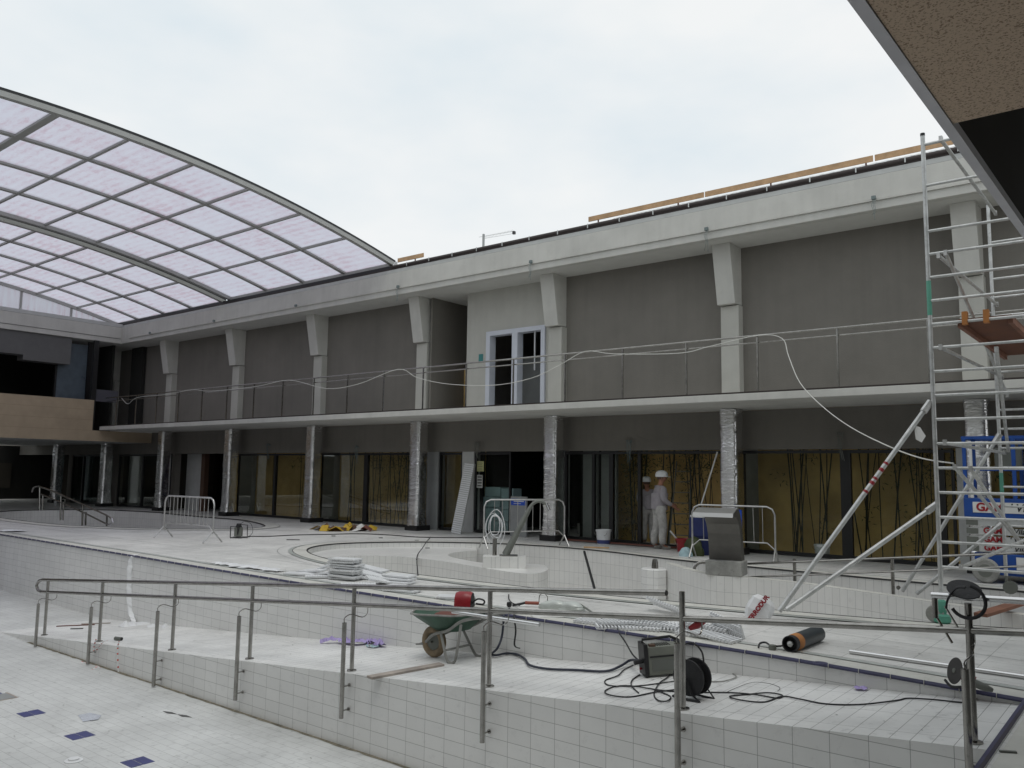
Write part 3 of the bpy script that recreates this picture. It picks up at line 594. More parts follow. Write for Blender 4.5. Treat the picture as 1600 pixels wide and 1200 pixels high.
MB().box(4.5, 4.7, -8, 10, 0, 5.59).build('inner_wall', 'deepbrown', NB)  # dark brown carries the shade of the inside
for yy in (5.5, 7.2, 9): MB().box(1.0, 1.12, yy, yy + .5, 3.4, 5.6).build('hanging_panel', 'dark', NB)
MB().box(-.6, 9, -8.2, -8, 0, 7.6).build('rear_wall', 'taupe', NB)
OB = thing('opposite_building', 'unseen building along the near side of the pool, mirror of the long one but paler for bounce light', 'building', (-20, -5, 0))  # out of view, put here to block some of the sky
MB().box(-50, -.8, -4.2, -4.0, 0, 7.06).build('wall', 'beige', OB); MB().box(-50, -.8, -2.6, -2.42, 7.07, 7.93).build('fascia', 'fascia', OB); MB().box(-50, -.8, -4.2, -2.61, 7.07, 7.3).build('soffit', 'soffit', OB); MB().box(-50, -.8, -3.99, -2.7, 3.27, 3.42).build('walkway_slab', 'fascia', OB)  # wall colour lightened to bounce light onto the pool tiles
# ============================================================ BAMBOO in the courtyard
def bamboo(x, y_, n, spread, lean, leafy, label, h=3.0, r=.015):
    y = U(18.95, 19.15)
    o = thing('bamboo_plant', label, 'bamboo', (x, y, .002), 'bamboo plants behind the glass')
    for k in range(n):
        bx = x + U(-spread, spread); by = y + U(-.15, .15); tx = bx + U(-lean, lean); q = r * U(.6, 1.2)
        md = V((bx + tx) / 2 + U(-.03, .03), by, h / 2); MB().tube(spline([V(bx, by, 0), md, V(tx, by + U(-.1, .1), h)], 3), q, 5, cap=False).build('cane', 'bamboo', o)
    if leafy:
        vs = []; fs = []
        cl = [(x + U(-spread * 1.2, spread * 1.2), y + U(-.12, .15), U(.3, h) if R() < .55 else U(1.7, h)) for _ in range(leafy // 9)]
        for k in range(leafy * 2):
            c = cl[k % len(cl)]; p = V(c[0] + U(-.2, .2), c[1] + U(-.1, .1), c[2] + U(-.2, .2)); d = V(U(-1, 1), U(-1, 1), U(-1.2, .3)).normalized() * U(.08, .15); sd = d.cross(V(U(-1, 1), U(-1, 1), U(-1, 1))).normalized() * .012
            i = len(vs); vs += [p, p + d * .5 + sd, p + d, p + d * .5 - sd]; fs.append((i, i + 1, i + 2, i + 3))
        MB().add(vs, fs).build('foliage', 'leaf', o, rec=False)
bamboo(-27.0, 19.3, 2, .3, .3, 0, 'pair of bare canes in front of the yellow wall, first glazed yellow bay')
bamboo(-25.0, 19.4, 7, .5, .5, 40, 'cluster of bamboo canes at the right of the first yellow bay')
bamboo(-22.2, 19.5, 5, .25, .25, 0, 'dense dark canes at the left of the second yellow bay')
bamboo(-21.2, 19.4, 6, .35, .35, 60, 'bamboo canes by the mullion of the second yellow bay')
bamboo(-19.9, 19.6, 8, .6, .5, 420, 'leafy bamboo clump at the right of the second yellow bay')
bamboo(-17.1, 19.3, 3, .25, .15, 0, 'three thin canes in the narrow window beside the leaning tray')
bamboo(-11.1, 19.4, 7, .3, .3, 520, 'leafy bamboo clump left of the two workers')
bamboo(-9.9, 19.6, 7, .45, .4, 260, 'bamboo clump behind the standing worker')
bamboo(-9.0, 19.9, 9, .55, .5, 180, 'bamboo canes between the worker and the foil column')
bamboo(-7.0, 19.4, 8, .3, .3, 20, 'dense upright canes just right of the steel waterfall')
bamboo(-6.2, 19.6, 5, .35, .4, 20, 'sparse bamboo canes left of the wide mullion')
bamboo(-5.1, 19.5, 9, .45, .5, 60, 'crossing bamboo canes right of the wide mullion')
bamboo(-4.2, 19.6, 6, .3, .3, 260, 'bamboo with low leaves left of the scaffold tower')
bamboo(-3.2, 19.6, 6, .4, .3, 160, 'bamboo canes behind the scaffold tower')
bamboo(-2.2, 19.6, 7, .5, .3, 160, 'bamboo canes behind the blue lift')
# ============================================================ MAIN RAMP HANDRAIL
RYR = 6.55; k_ = .0805
hr = thing('ramp_handrail', 'long stainless steel double handrail with posts down the tiled pool ramp', 'handrail', (-8, RYR, -.6))
up = lambda x: rampz(x) + .955
lo = lambda x: rampz(x) + .745
MB().tube([V(-3.52, RYR, up(-3.52)), V(-16.0, RYR, up(-16.0)), V(-16.12, RYR, up(-16.1) - .02), V(-16.22, RYR, up(-16.2) - .1), V(-16.14, RYR, lo(-16.1) + .02), V(-16.0, RYR, lo(-16.0))], .0265, 12).build('top_rail', 'steel', hr, True)
MB().tube([V(-16.0, RYR + .004, lo(-16.0)), V(-.2, RYR + .004, lo(-.2))], .026, 12).build('lower_rail', 'steel', hr, True)
MB().tube([V(-3.515, RYR, up(-3.515)), V(-3.53, RYR, up(-3.53))], .023, 10).build('open_end', 'black', hr)
for i, (x, zt) in enumerate(((-1.19, .93), (-3.37, .97), (-5.51, .95), (-7.58, .95), (-9.59, .95), (-11.5, .95), (-13.72, .95), (-15.75, .95))):
    p = MB().tube([V(x, RYR + .0, rampz(x)), V(x, RYR + .0, rampz(x) + zt)], .025, 12).build('post', 'steel', hr, True)
    MB().lathe([(.056, 0), (.056, .014), (.03, .02)], (x, RYR, rampz(x)), 18).build('foot_plate', 'steel', p, True)
for i, x in enumerate((-1.18, -3.29, -5.37, -7.44, -9.49, -11.5, -13.52, -15.47)):
    zt = rampz(x) + (.58 if i > 0 else .53); zb = max(PF + .015, rampz(x) - .46)
    if i == 0: zb = -.55
    p = MB().tube([V(x, 6.3, zb), V(x, 6.3, zt)], .0255, 12).build('outer_post', 'steel', hr, True)
    xx = x + (.1 if i else .02)
    MB().tube(spline([V(x, 6.3, zt - .01), V(x, 6.3, zt + .05), V(x + .04, 6.36, zt + .09), V(xx, 6.47, lo(xx) - .12), V(xx, 6.545, lo(xx) - .09), V(xx, 6.55, lo(xx) - .02)], 4), .006, 6).build('support_rod', 'steel', p, True)
    for dz in (.12, .38):
        z = rampz(x) - dz
        if z > zb + .03: MB().tube([V(x, 6.3, z), V(x, 6.40, z)], .008, 6).lathe([(.022, 0), (.022, .012)], (x, 6.405, z), 12, Matrix.Rotation(math.radians(90), 3, 'X')).build('wall_fixing', 'steel', p)
o = thing('deck_handrail', 'short loose end of the upper steel rail above the corner post', 'handrail', (-1, RYR, .9))
MB().tube([V(-1.42, RYR, .915), V(-.2, RYR, .955)], .024, 12).build('rail', 'bright', o, True); MB().tube([V(-1.40, RYR, .90), V(-1.40, RYR, .76)], .02, 10).tube([V(-1.40, RYR, .78), V(-1.30, RYR, .60)], .009, 6).build('bracket', 'steel', o, True)
# second ramp handrail behind the partition
o = thing('second_ramp_handrail', 'thin steel double handrail on the second ramp behind the partition wall', 'handrail', (-4, 14.5, -.2))
a0, a1 = PY(1140, 882, 14.5), PY(1640, 862, 14.5); b0, b1 = PY(1140, 903, 14.5), PY(1640, 883, 14.5)
MB().tube([a0, a1], .02, 8).build('top_rail', 'steel', o, True); MB().tube([b0, b1], .017, 8).build('lower_rail', 'steel', o, True)
for px in (1240, 1393):
    t = PY(px, 876, 14.48); p = MB().tube([V(t.x, 14.52, t.z + .03), V(t.x, 14.52, t.z - .62)], .028, 10).build('post', 'steel', o, True)
    MB().lathe([(.03, 0), (.03, .04)], (t.x + .09, 14.5, t.z - .42), 10, Matrix.Rotation(math.radians(90), 3, 'X')).build('fixing', 'steel', p)
q0 = G(1086, 888, .0)
tag(MB().tube(spline([q0 + V(0, 0, -.12), q0 + V(0, 0, .03), q0 + V(.12, .05, .12), q0 + V(.5, .12, .14)], 5), .03, 8).build('bent_tube', 'steel', None, True), 'bent grey tube end curling over the spa wall beside the concrete block', 'tube')
# children's pool handrail (two parallel flights)
o = thing('kids_pool_handrail', 'dark steel double handrail going down into the shallow pool at far left', 'handrail', (-31, 12.5, -.5))
def KR(x, y, Yv): return PY(x, y, Yv)
YK = 12.6
A = [KR(x, y, YK) for x, y in ((50, 769), (52, 763), (57, 760), (64, 761), (88, 770), (160, 802), (175, 810))]
Bl = [KR(x, y, YK) for x, y in ((64, 772), (90, 783), (135, 803), (165, 818))]
MB().tube(spline(A, 3), .028, 8).build('top_rail', 'steel', o, True); MB().tube(Bl, .026, 8).build('lower_rail', 'steel', o, True)
MB().tube([KR(175, 810, YK), KR(177, 816, YK), KR(171, 820, YK), KR(165, 818, YK)], .024, 8).build('end_loop', 'bright', o, True)
for x, yt, yb in ((62, 761, 797), (67, 773, 797), (95, 772, 813), (99, 784, 813), (129, 788, 821), (134, 800, 821), (167, 806, 822)):
    MB().tube([KR(x, yt, YK), KR(x - .5, yb, YK)], .03 if x != 99 else .026, 8).build('post', 'steel', o, True)
tag(MB().box(-.05, .05, -.04, .04, 0, .2).build('white_cup', 'white'), 'small white cup on the floor among the far left handrail posts', 'cup').location = G(86, 790, 0)
# ============================================================ CROWD BARRIERS
def barrier(a, b, h, label, nb, feet=1, broken=False, mt='galv'):
    a = V(*a, 0); b = V(*b, 0); d = (b - a); Ln = d.length; ang = math.atan2(d.y, d.x)
    o = thing('crowd_barrier', label, 'barrier', a, 'metal crowd barriers round the spa'); T = Matrix.Translation(a) @ Matrix.Rotation(ang, 4, 'Z')
    c = .16; z0 = .28
    fr = [(0, z0 - .06), (0, h - c), (.05, h - .05), (c, h), (Ln - c, h), (Ln - .05, h - .05), (Ln, h - c), (Ln, z0 - .06)]
    MB().tube([T @ V(u, 0, z) for u, z in fr], .02, 8).build('frame', mt, o, True)
    MB().tube([T @ V(u, 0, z) for u, z in ((0, z0 - .04), (c, z0 + .1), (Ln - c, z0 + .1), (Ln, z0 - .04))], .014, 8).build('bottom_rail', mt, o, True)
    for i in range(nb):
        if broken and R() < .25: continue
        u = c + (Ln - 2 * c) * (i + .5) / nb
        MB().tube([T @ V(u, 0, z0 + .1), T @ V(u + (U(-.03, .03) if broken else 0), 0, h)], .0085, 6).build('bar', mt, o)
    for u in (0, Ln):
        MB().tube([T @ V(u, -.25, .012), T @ V(u, 0, z0)], .018, 8).tube([T @ V(u, .25, .012), T @ V(u, 0, z0)], .018, 8).build('foot', mt, o, True)
barrier((-20.09, 11.03), (-17.9, 11.06), 1.05, 'crowd barrier standing alone left of the spa, beside the small pump', 11)
barrier((-12.59, 14.7), (-11.66, 16.6), 1.12, 'crowd barrier behind the water cannon with a white hose hung on its left end', 9)
barrier((-8.26, 16.55), (-6.55, 16.85), 1.12, 'crowd barrier with missing bars behind the steel waterfall', 8, broken=True)
p = V(-12.45, 14.95, .75); mb = MB()
for k in range(5):
    r = .15 + .035 * k; ex = U(-.06, .06); ez = U(1.1, 1.6); mb.tube([p + V(ex + r * math.cos(a) * .7, r * math.cos(a) * .35 - .05 + .01 * k, -.22 - .02 * k + r * ez * math.sin(a) + .02 * math.sin(3 * a + k)) for a in [2 * math.pi * j / 18 for j in range(18)]], .009, 6, closed=True)
tag(mb.build('hose_coil', 'white', None, True), 'coil of white hose hanging on the left end of the barrier behind the cannon', 'hose')
# ============================================================ SPA FITTINGS
p = G(788, 888, SZ)
o = thing('water_cannon', 'dark steel swan neck water cannon on a white tiled block in the spa', 'water jet', (p.x, p.y, SZ)); zt = .10
rx = Matrix.Translation(V(p.x, p.y, 0)) @ Matrix.Rotation(math.radians(39), 4, 'Z')
MB().box(-.42, .42, -.02, .42, SZ, zt, rx).build('tiled_block', T_ISLE, o)
MB().box(-.1, .26, .1, .34, zt + .002, zt + .02, rx).build('base_plate', 'steel', o)
nk = [rx @ V(.02 + .52 * t, .22, zt + .02 + 1.02 * t) for t in (0, .25, .5, .75, .92)] + [rx @ V(*q) for q in ((.56, .22, 1.14), (.66, .22, 1.19), (.76, .22, 1.17), (.83, .22, 1.08), (.85, .22, 1.03))]
MB().tube(spline(nk, 3), [.13 - .075 * min(1, i / 14) for i in range(28)], 12, flat=.6).build('neck', 'machine', o, True)
MB().tube([rx @ V(.80, .22, 1.13), rx @ V(.86, .22, 1.0)], .055, 12).build('nozzle', 'bright', o, True)
MB().tube([rx @ V(-.2, .3, zt), rx @ V(-.2, .3, zt + .33)], .045, 10).build('stub_post', 'steel', o, True)
p0, p1 = G(930, 920, -.4), PY(913, 861, 15.5)
p0 = G(929, 918, -.9); p1 = V(p0.x, 0, 0)
tag(MB().tube([PY(929, 920, 14.2), PY(913, 862, 15.9)], .028, 8).build('black_pole', 'rubber', None, True), 'black pole leaning against the far wall inside the spa', 'pole')
# steel waterfall
pl = G(1102, 898, 0.); pr = G(1159, 902, 0.); d = (pr - pl).normalized(); nrm = V(-d.y, d.x, 0); ang = math.atan2(d.y, d.x)
T = Matrix.Translation(pl) @ Matrix.Rotation(ang, 4, 'Z'); Lw = (pr - pl).length
o = thing('steel_waterfall', 'curved brushed steel waterfall on a rough concrete block at the spa edge', 'waterfall', pl)
MB().box(0, Lw, 0, .48, .003, .255, T).build('concrete_block', 'concrete', o, bevel=.015)
prof = [(.06, .26), (.0, .55), (-.06, .82), (-.15, 1.0), (-.26, 1.07), (-.36, 1.06), (-.40, 1.0)]
pf = [V(0, y, z) for y, z in ((.20, .256), (.17, .5), (.12, .72), (.02, .9), (-.12, 1.02), (-.34, 1.06), (-.40, 1.045), (-.38, 1.085), (-.14, 1.15), (.02, 1.16), (.14, 1.09), (.24, .92), (.33, .62), (.44, .256))]
pf = [T @ (v + V(.02, 0, 0)) for v in pf]; e0 = (T.to_3x3() @ V(Lw - .06, 0, 0))
MB().prism(pf, e0).build('cascade_body', 'waterfall_steel' if 'waterfall_steel' in M else mat('dull_steel', (.15, .145, .135), .5, .75, var=.15, scale=6), o, bevel=.006)
lip = [T @ V(-.1, y, z) for y, z in ((-.41, 1.035), (-.385, 1.09), (-.14, 1.155), (.02, 1.165), (.02, 1.18), (-.14, 1.175), (-.40, 1.105), (-.43, 1.035))]
MB().prism(lip, T.to_3x3() @ V(Lw + .06, 0, 0)).build('spout_lip', mat('lit_top_steel', (.42, .42, .41), .4, .8, var=.1), o)  # paler copy of the body steel paints the light on its top sheet
# ============================================================ SCAFFOLD TOWER
X1, Y1, X2, Y2 = -2.33, 11.25, -2.16, 14.85; X1b, X2b = -.98, -.86; HT = 6.12
o = thing('scaffold_tower', 'tall aluminium mobile scaffold tower with slanting outriggers in front of the building', 'scaffold', (X1, Y1, 0))
def std(x, y, top, z0=.28):
    p = MB().tube([V(x, y, z0), V(x, y, top)], .027, 12).build('upright', 'alu', o, True)
    mb = MB()
    for z in (2.12, 4.12): mb.tube([V(x, y, z - .05), V(x, y, z + .05)], .030, 12)
    MB().tube([V(x, y, top), V(x, y, top + .035)], .029, 12).build('end_cap', 'black', p); return p
p = std(X1, Y1, HT); MB().tube([V(X1, Y1, 3.78), V(X1, Y1, 4.22)], .0285, 12).build('green_band', mat('green_tape', (.12, .38, .28), .5), p)
std(X1b, Y1, HT); p = std(X2, Y2, HT + .02); MB().tube([V(X2, Y2, 1.5), V(X2, Y2, 1.85)], .0285, 12).build('green_band', M['ballast'], p); std(X2b, Y2, HT + .02)
for i in range(19):
    z = .68 + .2985 * i
    if i in (15, 17): continue
    if True:
        if z < 6: MB().tube([V(X1, Y1, z), V(X1b, Y1, z)], .0185, 10).build('rung', 'alu', o, True)
        if z < 6: MB().tube([V(X2, Y2, z + .06), V(X2b, Y2, z + .06)], .0185, 10).build('rung', 'alu', o, True)
MB().tube([V(X1, Y1, 6.0), V(X1b, Y1, 6.0)], .0185, 10).build('rung', 'alu', o, True)
def brace(x, z, x2, z2, r=.023):
    p = MB().tube([V(x, Y1, z), V(x2, Y2, z2)], r, 10).build('brace', 'alu', o, True)
    for (q, y, zz) in ((x, Y1, z), (x2, Y2, z2)): MB().box(q - .02, q + .02, y - .035, y + .035, zz - .03, zz + .04).build('hook', 'galv', p)
brace(-2.12, 6.02, -2.06, 5.98); brace(-2.2, 4.52, -2.1, 4.5); brace(-2.12, 4.54, -2.02, 3.05); brace(-2.22, 3.36, -2.08, 3.35); brace(-1.9, 3.30, -2.0, 1.86) if False else brace(-1.62, 3.28, -2.05, 2.2)
brace(-2.22, 2.18, -2.1, 2.16); brace(-2.12, 1.88, -1.95, .8); brace(-1.95, 1.86, -1.75, .45); brace(-2.1, .69, -1.5, 1.05)
MB().tube([V(-1.35, Y2 + .05, 6.0), V(-1.35, Y2 + .05, .6)], .006, 5).build('tie_wire', 'white', o)
# outriggers
def outr(top, foot, lab=None):
    p = MB().tube([top, foot], .03, 12).build('outrigger', 'alu', o, True)
    d = (foot - top).normalized(); MB().tube([top - d * .12, top + d * .04], .045, 8).build('clamp', 'galv', p)
    return p
ft = G(1205, 955, .12) + V(.08, .05, 0)
p = outr(V(X1 - .09, Y1 - .03, 2.60), ft); mb = MB(); dd = ft - V(X1 - .09, Y1 - .03, 2.60)
for k, t in enumerate((.27, .30, .345, .365, .41)): q = V(X1 - .09, Y1 - .03, 2.6) + dd * t; mb.tube([q, q + dd * (.010 + .004 * (k % 2))], .031, 12)
mb.build('red_mark', 'red', p); outr(V(X1 - .09, Y1 - .03, 1.36), ft + V(.09, 0, .03))
q = V(X1 - .09, Y1 - .03, 2.6) + dd * .08
MB().add([q, q + V(.02, -.02, -.18), q + V(.09, -.03, -.22), q + V(.07, 0, -.03), q + V(.13, 0, -.14)], [(0, 1, 2, 3), (3, 2, 4)]).build('tape_scrap', 'paper', p)
f2 = G(1410, 924, -.1); outr(V(X2 - .05, Y2, 2.35), f2); f3 = G(1432, 928, -.1); outr(V(X2 - .05, Y2, 1.05), f3)
# feet / jack
p = MB().tube([V(X1, Y1, .02), V(X1, Y1, .36)], .016, 8).build('leg_jack', 'galv', o, True)
MB().lathe([(.01, .30), (.05, .27), (.065, .2), (.05, .12), (.1, .1), (.1, .03), (.06, .0)], (X1, Y1, .003), 16).build('green_castor', 'ballast', p, True)
MB().lathe([(.03, -.03), (.1, -.03), (.11, 0), (.1, .03), (.03, .03)], (X1 - .07, Y1 - .02, .115), 18, Matrix.Rotation(math.radians(90), 3, 'X')).build('wheel', 'concrete', p, True)
MB().tube([V(X2, Y2, .02), V(X2, Y2, .36)], .02, 8).lathe([(.1, -.03), (.1, .03)], (X2 + .05, Y2, .11), 16, Matrix.Rotation(math.radians(90), 3, 'X')).build('castor', 'machine', o)
# platform
pf_ = MB().box(-2.02, -1.45, Y1 + .02, Y2 - .1, 3.665, 3.70).build('platform', 'ply', o)
for x in (-2.03, -1.49): MB().box(x, x + .05, Y1 + .03, Y2 - .12, 3.60, 3.664).build('platform_beam', 'redwood', pf_)
for x in (-1.97, -1.74): MB().box(x, x + .06, Y1 - .04, Y1 + .05, 3.62, 3.78).build('platform_hook', 'orange', pf_)
MB().lathe([(.05, 0), (.055, .06), (.05, .2), (.03, .22)], (-1.36, Y1 - .02, 1.02), 16, Matrix.Rotation(math.radians(90), 3, 'Y')).build('brace_sleeve', 'white', o, True)
# ballast bag
bc = G(1187, 958, .12); mb = MB(); vs = []; fs = []; rn = random.Random(5)
n, k = 12, 7
for i in range(k + 1):
    th = math.pi * i / k
    for j in range(n):
        a = 2 * math.pi * j / n; s = math.sin(th); q = (abs(math.cos(a)) ** 3.2 + abs(math.sin(a)) ** 3.2) ** -.31
        w = 1 + rn.uniform(-.06, .08); vs.append(V(.155 * s ** .55 * math.cos(a) * q * w, .11 * s ** .55 * math.sin(a) * q * w, .17 * math.cos(th)))
for i in range(k):
    for j in range(n): fs.append((i * n + j, i * n + (j + 1) % n, (i + 1) * n + (j + 1) % n, (i + 1) * n + j))
TT = Matrix.Translation(bc + V(0, 0, .04)) @ Matrix.Rotation(math.radians(38), 4, 'Z') @ Matrix.Rotation(math.radians(28), 4, 'Y')
bg_ = tag(mb.add([TT @ v for v in vs], fs).build('ballast_bag', 'white', None), 'white sack with red lettering wrapped over the foot of the two slanting scaffold tubes', 'bag')
def text(s, M4, size, m, name, parent, shear=0., ext=.0015, bold=0., sx=1.):
    cu = bpy.data.curves.new(name, 'FONT'); cu.body = s; cu.size = size; cu.extrude = ext; cu.shear = shear; cu.offset = bold; cu.align_x = 'CENTER'; cu.align_y = 'CENTER'
    t = bpy.data.objects.new(name, cu); col.objects.link(t); dg = bpy.context.evaluated_depsgraph_get()
    me = bpy.data.meshes.new_from_object(t.evaluated_get(dg)); bpy.data.objects.remove(t)
    me.transform(M4 @ Matrix.Diagonal((sx, 1, 1, 1))); me.materials.clear(); me.materials.append(M[m] if isinstance(m, str) else m)
    q = bpy.data.objects.new(name, me); col.objects.link(q); put(q, parent); return q
FX = Matrix.Rotation(math.radians(90), 4, 'X')
text('FERRODUR', TT @ Matrix.Translation(V(-.06, -.125, 0)) @ FX @ Matrix.Rotation(math.radians(80), 4, 'Z'), .075, 'red', 'red_lettering', bg_, bold=.004)
# ============================================================ BLUE SCISSOR LIFT
lx = -2.95; ly = 16.25; W_ = .85
o = thing('scissor_lift', 'blue scissor lift with white lettered plates parked behind the scaffold tower', 'lift', (lx, ly, 0))
MB().box(lx + .12, lx + 2.3, ly + .03, ly + W_, .14, .50).build('chassis', 'blue', o, bevel=.015)
MB().box(lx + .6, lx + 1.5, ly - .02, ly + .03, .18, .50).build('side_box', 'blue', o, bevel=.01)
MB().box(lx + .75, lx + .95, ly - .03, ly - .02, .25, .46).build('notice_plate', 'paper', o)
for x in (lx + .30, lx + 1.95):
    wl = MB().lathe([(.07, -.05), (.18, -.06), (.205, -.03), (.205, .05), (.18, .08), (.07, .08)], (x, ly - .04, .21), 28, Matrix.Rotation(math.radians(90), 3, 'X')).build('wheel', 'concrete', o, True)
    MB().lathe([(.0, 0), (.10, .0), (.11, .02), (.0, .03)], (x, ly - .10, .21), 20, Matrix.Rotation(math.radians(90), 3, 'X')).build('hub', 'machine', wl, True)
for i in range(4):
    z = .52 + .145 * i
    if i < 4: a = MB().box(lx + .06, lx + 2.2, ly + .02, ly + .1, z, z + .115).build('scissor_arm', 'lgrey', o); MB().box(lx + .02, lx + .2, ly + .01, ly + .12, z + .01, z + .1).build('arm_end', 'machine', a)
for i in range(3):
    z = .585 + .145 * i; text('GAM', Matrix.Translation(V(lx + .42, ly + .014, z)) @ FX, .13, 'red', 'maker_name', o, .0, bold=.005); text("' Vilatel", Matrix.Translation(V(lx + .84, ly + .014, z)) @ FX, .125, 'black', 'hirer_name', o, .25, bold=.002)
MB().box(lx, lx + 2.4, ly - .02, ly + W_ + .02, 1.10, 1.42).build('platform', 'blue', o, bevel=.01)
MB().box(lx + .14, lx + 1.45, ly - .028, ly - .021, 1.18, 1.36).build('name_plate', 'paper', o)
text('GAM', Matrix.Translation(V(lx + .40, ly - .031, 1.27)) @ FX, .19, 'red', 'maker_name', o, 0, bold=.007); text("' Vilatel", Matrix.Translation(V(lx + .95, ly - .031, 1.27)) @ FX, .18, 'black', 'hirer_name', o, .25, bold=.003)
for y in (ly, ly + W_):
    for x in (lx + .01, lx + .75, lx + 1.6, lx + 2.36): MB().box(x, x + .06, y - .02, y + .02, 1.42, 2.44).build('guard_post', 'blue', o)
    for z in (1.9, 2.44): MB().box(lx, lx + 2.42, y - .021, y + .021, z, z + .05).build('guard_rail', 'blue', o)
for z in (1.9, 2.44): MB().box(lx + .0, lx + .05, ly + .022, ly + W_ - .022, z, z + .05).build('end_rail', 'blue', o)
MB().box(lx + .12, lx + .16, ly - .03, ly + .02, 1.43, 2.36).build('ladder_strip', 'paper', o)
MB().box(lx + .45, lx + .85, ly + .3, ly + .5, 1.95, 2.3).build('control_box', 'machine', o, bevel=.02)
# ============================================================ SMALL ITEMS on the far deck
def bucket(p, r, h, m, label, band=None, handle=True, fill='white'):
    o = thing('bucket', label, 'bucket', p)
    MB().lathe([(r * .82, 0), (r * .84, .01), (r * .97, h * .86), (r * 1.04, h * .87), (r * 1.04, h), (r * .93, h), (r * .88, h * .93), (0, h * .93)], p, 24).build('body', m, o, True)
    if band: MB().lathe([(r * .845, h * .04), (r * .885, h * .3)], p, 24, cap=False).build('band', band, o, True)
    if handle: MB().tube([p + V(r * math.cos(a), -r * .7 - .01, h * .82 - r * .5 * math.sin(a)) for a in [math.pi * j / 8 for j in range(9)]], .004, 5).build('handle', 'steel', o)
    return o
bucket(G(943, 850), .19, .36, 'white', 'white plastic tub with a blue base band left of the workers', 'bluet')
bucket(G(1285, 871), .17, .28, 'white', 'white plastic tub in front of the bamboo right of the waterfall')
b_ = bucket(G(1070, 862), .2, .30, 'red', 'red rubber bucket with a stick in it beside the workers')
tag(MB().tube([G(1070, 862) + V(-.02, 0, .1), G(1070, 862) + V(-.32, -.1, .46)], .02, 6).build('stirring_stick', 'paper'), 'pale stick poking out of the red bucket', 'stick')
tag(MB().box(-.16, .16, -.1, .1, 0, .3).build('carton', 'lgrey', bevel=.01), 'small grey carton just left of the white tub with the blue band', 'box').location = G(928, 842) + V(0, .2, 0)
tag(MB().box(-.28, .28, -.15, .15, 0, .32).build('carton', 'concrete', bevel=.01), 'brownish carton on the sill of the grey door bay', 'box').location = G(910, 836) + V(0, .3, 0)
a = V(-12.8, 17.85, .05)
tag(MB().box(-.0, 3.2, 0, .14, 0, .03, Matrix.Translation(V(-12.6, 18.0, .02)) @ Matrix.Rotation(.0, 4, 'Z')).build('timber_plank', 'rust'), 'long reddish plank on the deck along the foot of the glazing', 'plank')
pa, pb_ = G(912, 857), G(952, 858)
tag(MB().box(0, (pb_ - pa).length, -.05, .05, .017, .045, Matrix.Translation(pa) @ Matrix.Rotation(math.atan2((pb_ - pa).y, (pb_ - pa).x), 4, 'Z')).build('timber_plank', 'wood'), 'short pale plank lying near the spa edge below the white tub', 'plank')
# blue drum and tool bag behind the right barrier
p = G(1098, 866); o = thing('blue_drum', 'dark blue drum with a white rim behind the waterfall', 'drum', p)
MB().lathe([(.27, 0), (.29, .05), (.29, .4), (.30, .42), (.29, .44), (.29, .78), (.26, .82)], p, 24).build('body', 'navyc', o, True); MB().lathe([(.2, .82), (.27, .82), (.27, .86), (.2, .87)], p, 24).build('rim', 'white', o, True)
def blob(p, r, h, m, name, label, cat, seed, sx=1., sy=1.):
    rn = random.Random(seed); n, k = 16, 9; vs = []; fs = []; ph = [rn.uniform(0, 6) for _ in range(4)]
    for i in range(k + 1):
        t = i / k; rr = r * math.sqrt(max(0, 1 - t ** 2.4)) + .002
        for j in range(n):
            a = 2 * math.pi * j / n; w = 1 + .16 * math.sin(3 * a + ph[0] + 3 * t) + .1 * math.sin(5 * a + ph[1]) + rn.uniform(-.07, .07)
            vs.append(p + V(rr * w * math.cos(a) * sx, rr * w * math.sin(a) * sy, h * t))
    for i in range(k):
        for j in range(n): fs.append((i * n + j, i * n + (j + 1) % n, (i + 1) * n + (j + 1) % n, (i + 1) * n + j))
    fs.append(tuple(k * n + j for j in range(n))); return tag(MB().add(vs, fs).build(name, m, None, True), label, cat)
blob(G(1085, 868), .2, .42, 'leaf', 'tool_bag', 'dark green tool bag at the foot of the barrier behind the waterfall', 'bag', 3)
blob(G(1072, 869), .13, .2, 'box', 'plastic_bag', 'pale crumpled bag between the red bucket and the green tool bag', 'bag', 4)
# small pump in a frame
p = G(374, 841); o = thing('small_pump', 'small black pump in an open tube frame on the deck left of the spa', 'pump', p, rz=math.radians(39))
T = Matrix.Translation(p) @ Matrix.Rotation(math.radians(39), 4, 'Z')
MB().tube([T @ V(*q) for q in ((-.2, -.1, .02), (-.2, -.1, .3), (-.02, -.1, .3), (-.02, -.1, .1), (.03, -.1, .36), (.22, -.1, .34), (.23, -.1, .03), (-.2, -.1, .02))], .014, 6).tube([T @ V(*q) for q in ((-.2, .1, .02), (.23, .1, .03))], .014, 6).build('frame', 'rubber', o)
MB().box(-.12, .06, -.08, .08, .05, .28, T).build('motor', 'machine', o, bevel=.02); MB().lathe([(.07, 0), (.08, .03), (.05, .12)], T @ V(-.03, 0, .25), 12).build('cap', 'rubber', o, True)
MB().tube(spline([T @ V(*q) for q in ((-.03, 0, .3), (.1, 0, .42), (.28, 0, .36), (.33, 0, .15), (.2, 0, .02))], 4), .006, 5).build('lead', 'rubber', o)
def gc(pts, r, m, name, label, z=.012, f=None, n=5): return tag(MB().tube(spline([(G(x, y, z) if f is None else f(x, y) + V(0, 0, r)) for x, y in pts], n), r, 6).build(name, m, None, True), label, 'cable')
gc([(388, 838), (420, 838), (460, 836), (510, 835), (560, 834), (610, 836), (650, 839), (700, 840), (760, 840)], .014, 'rubber', 'floor_cable', 'dark cable running along the deck from the small pump to the glazed doors')
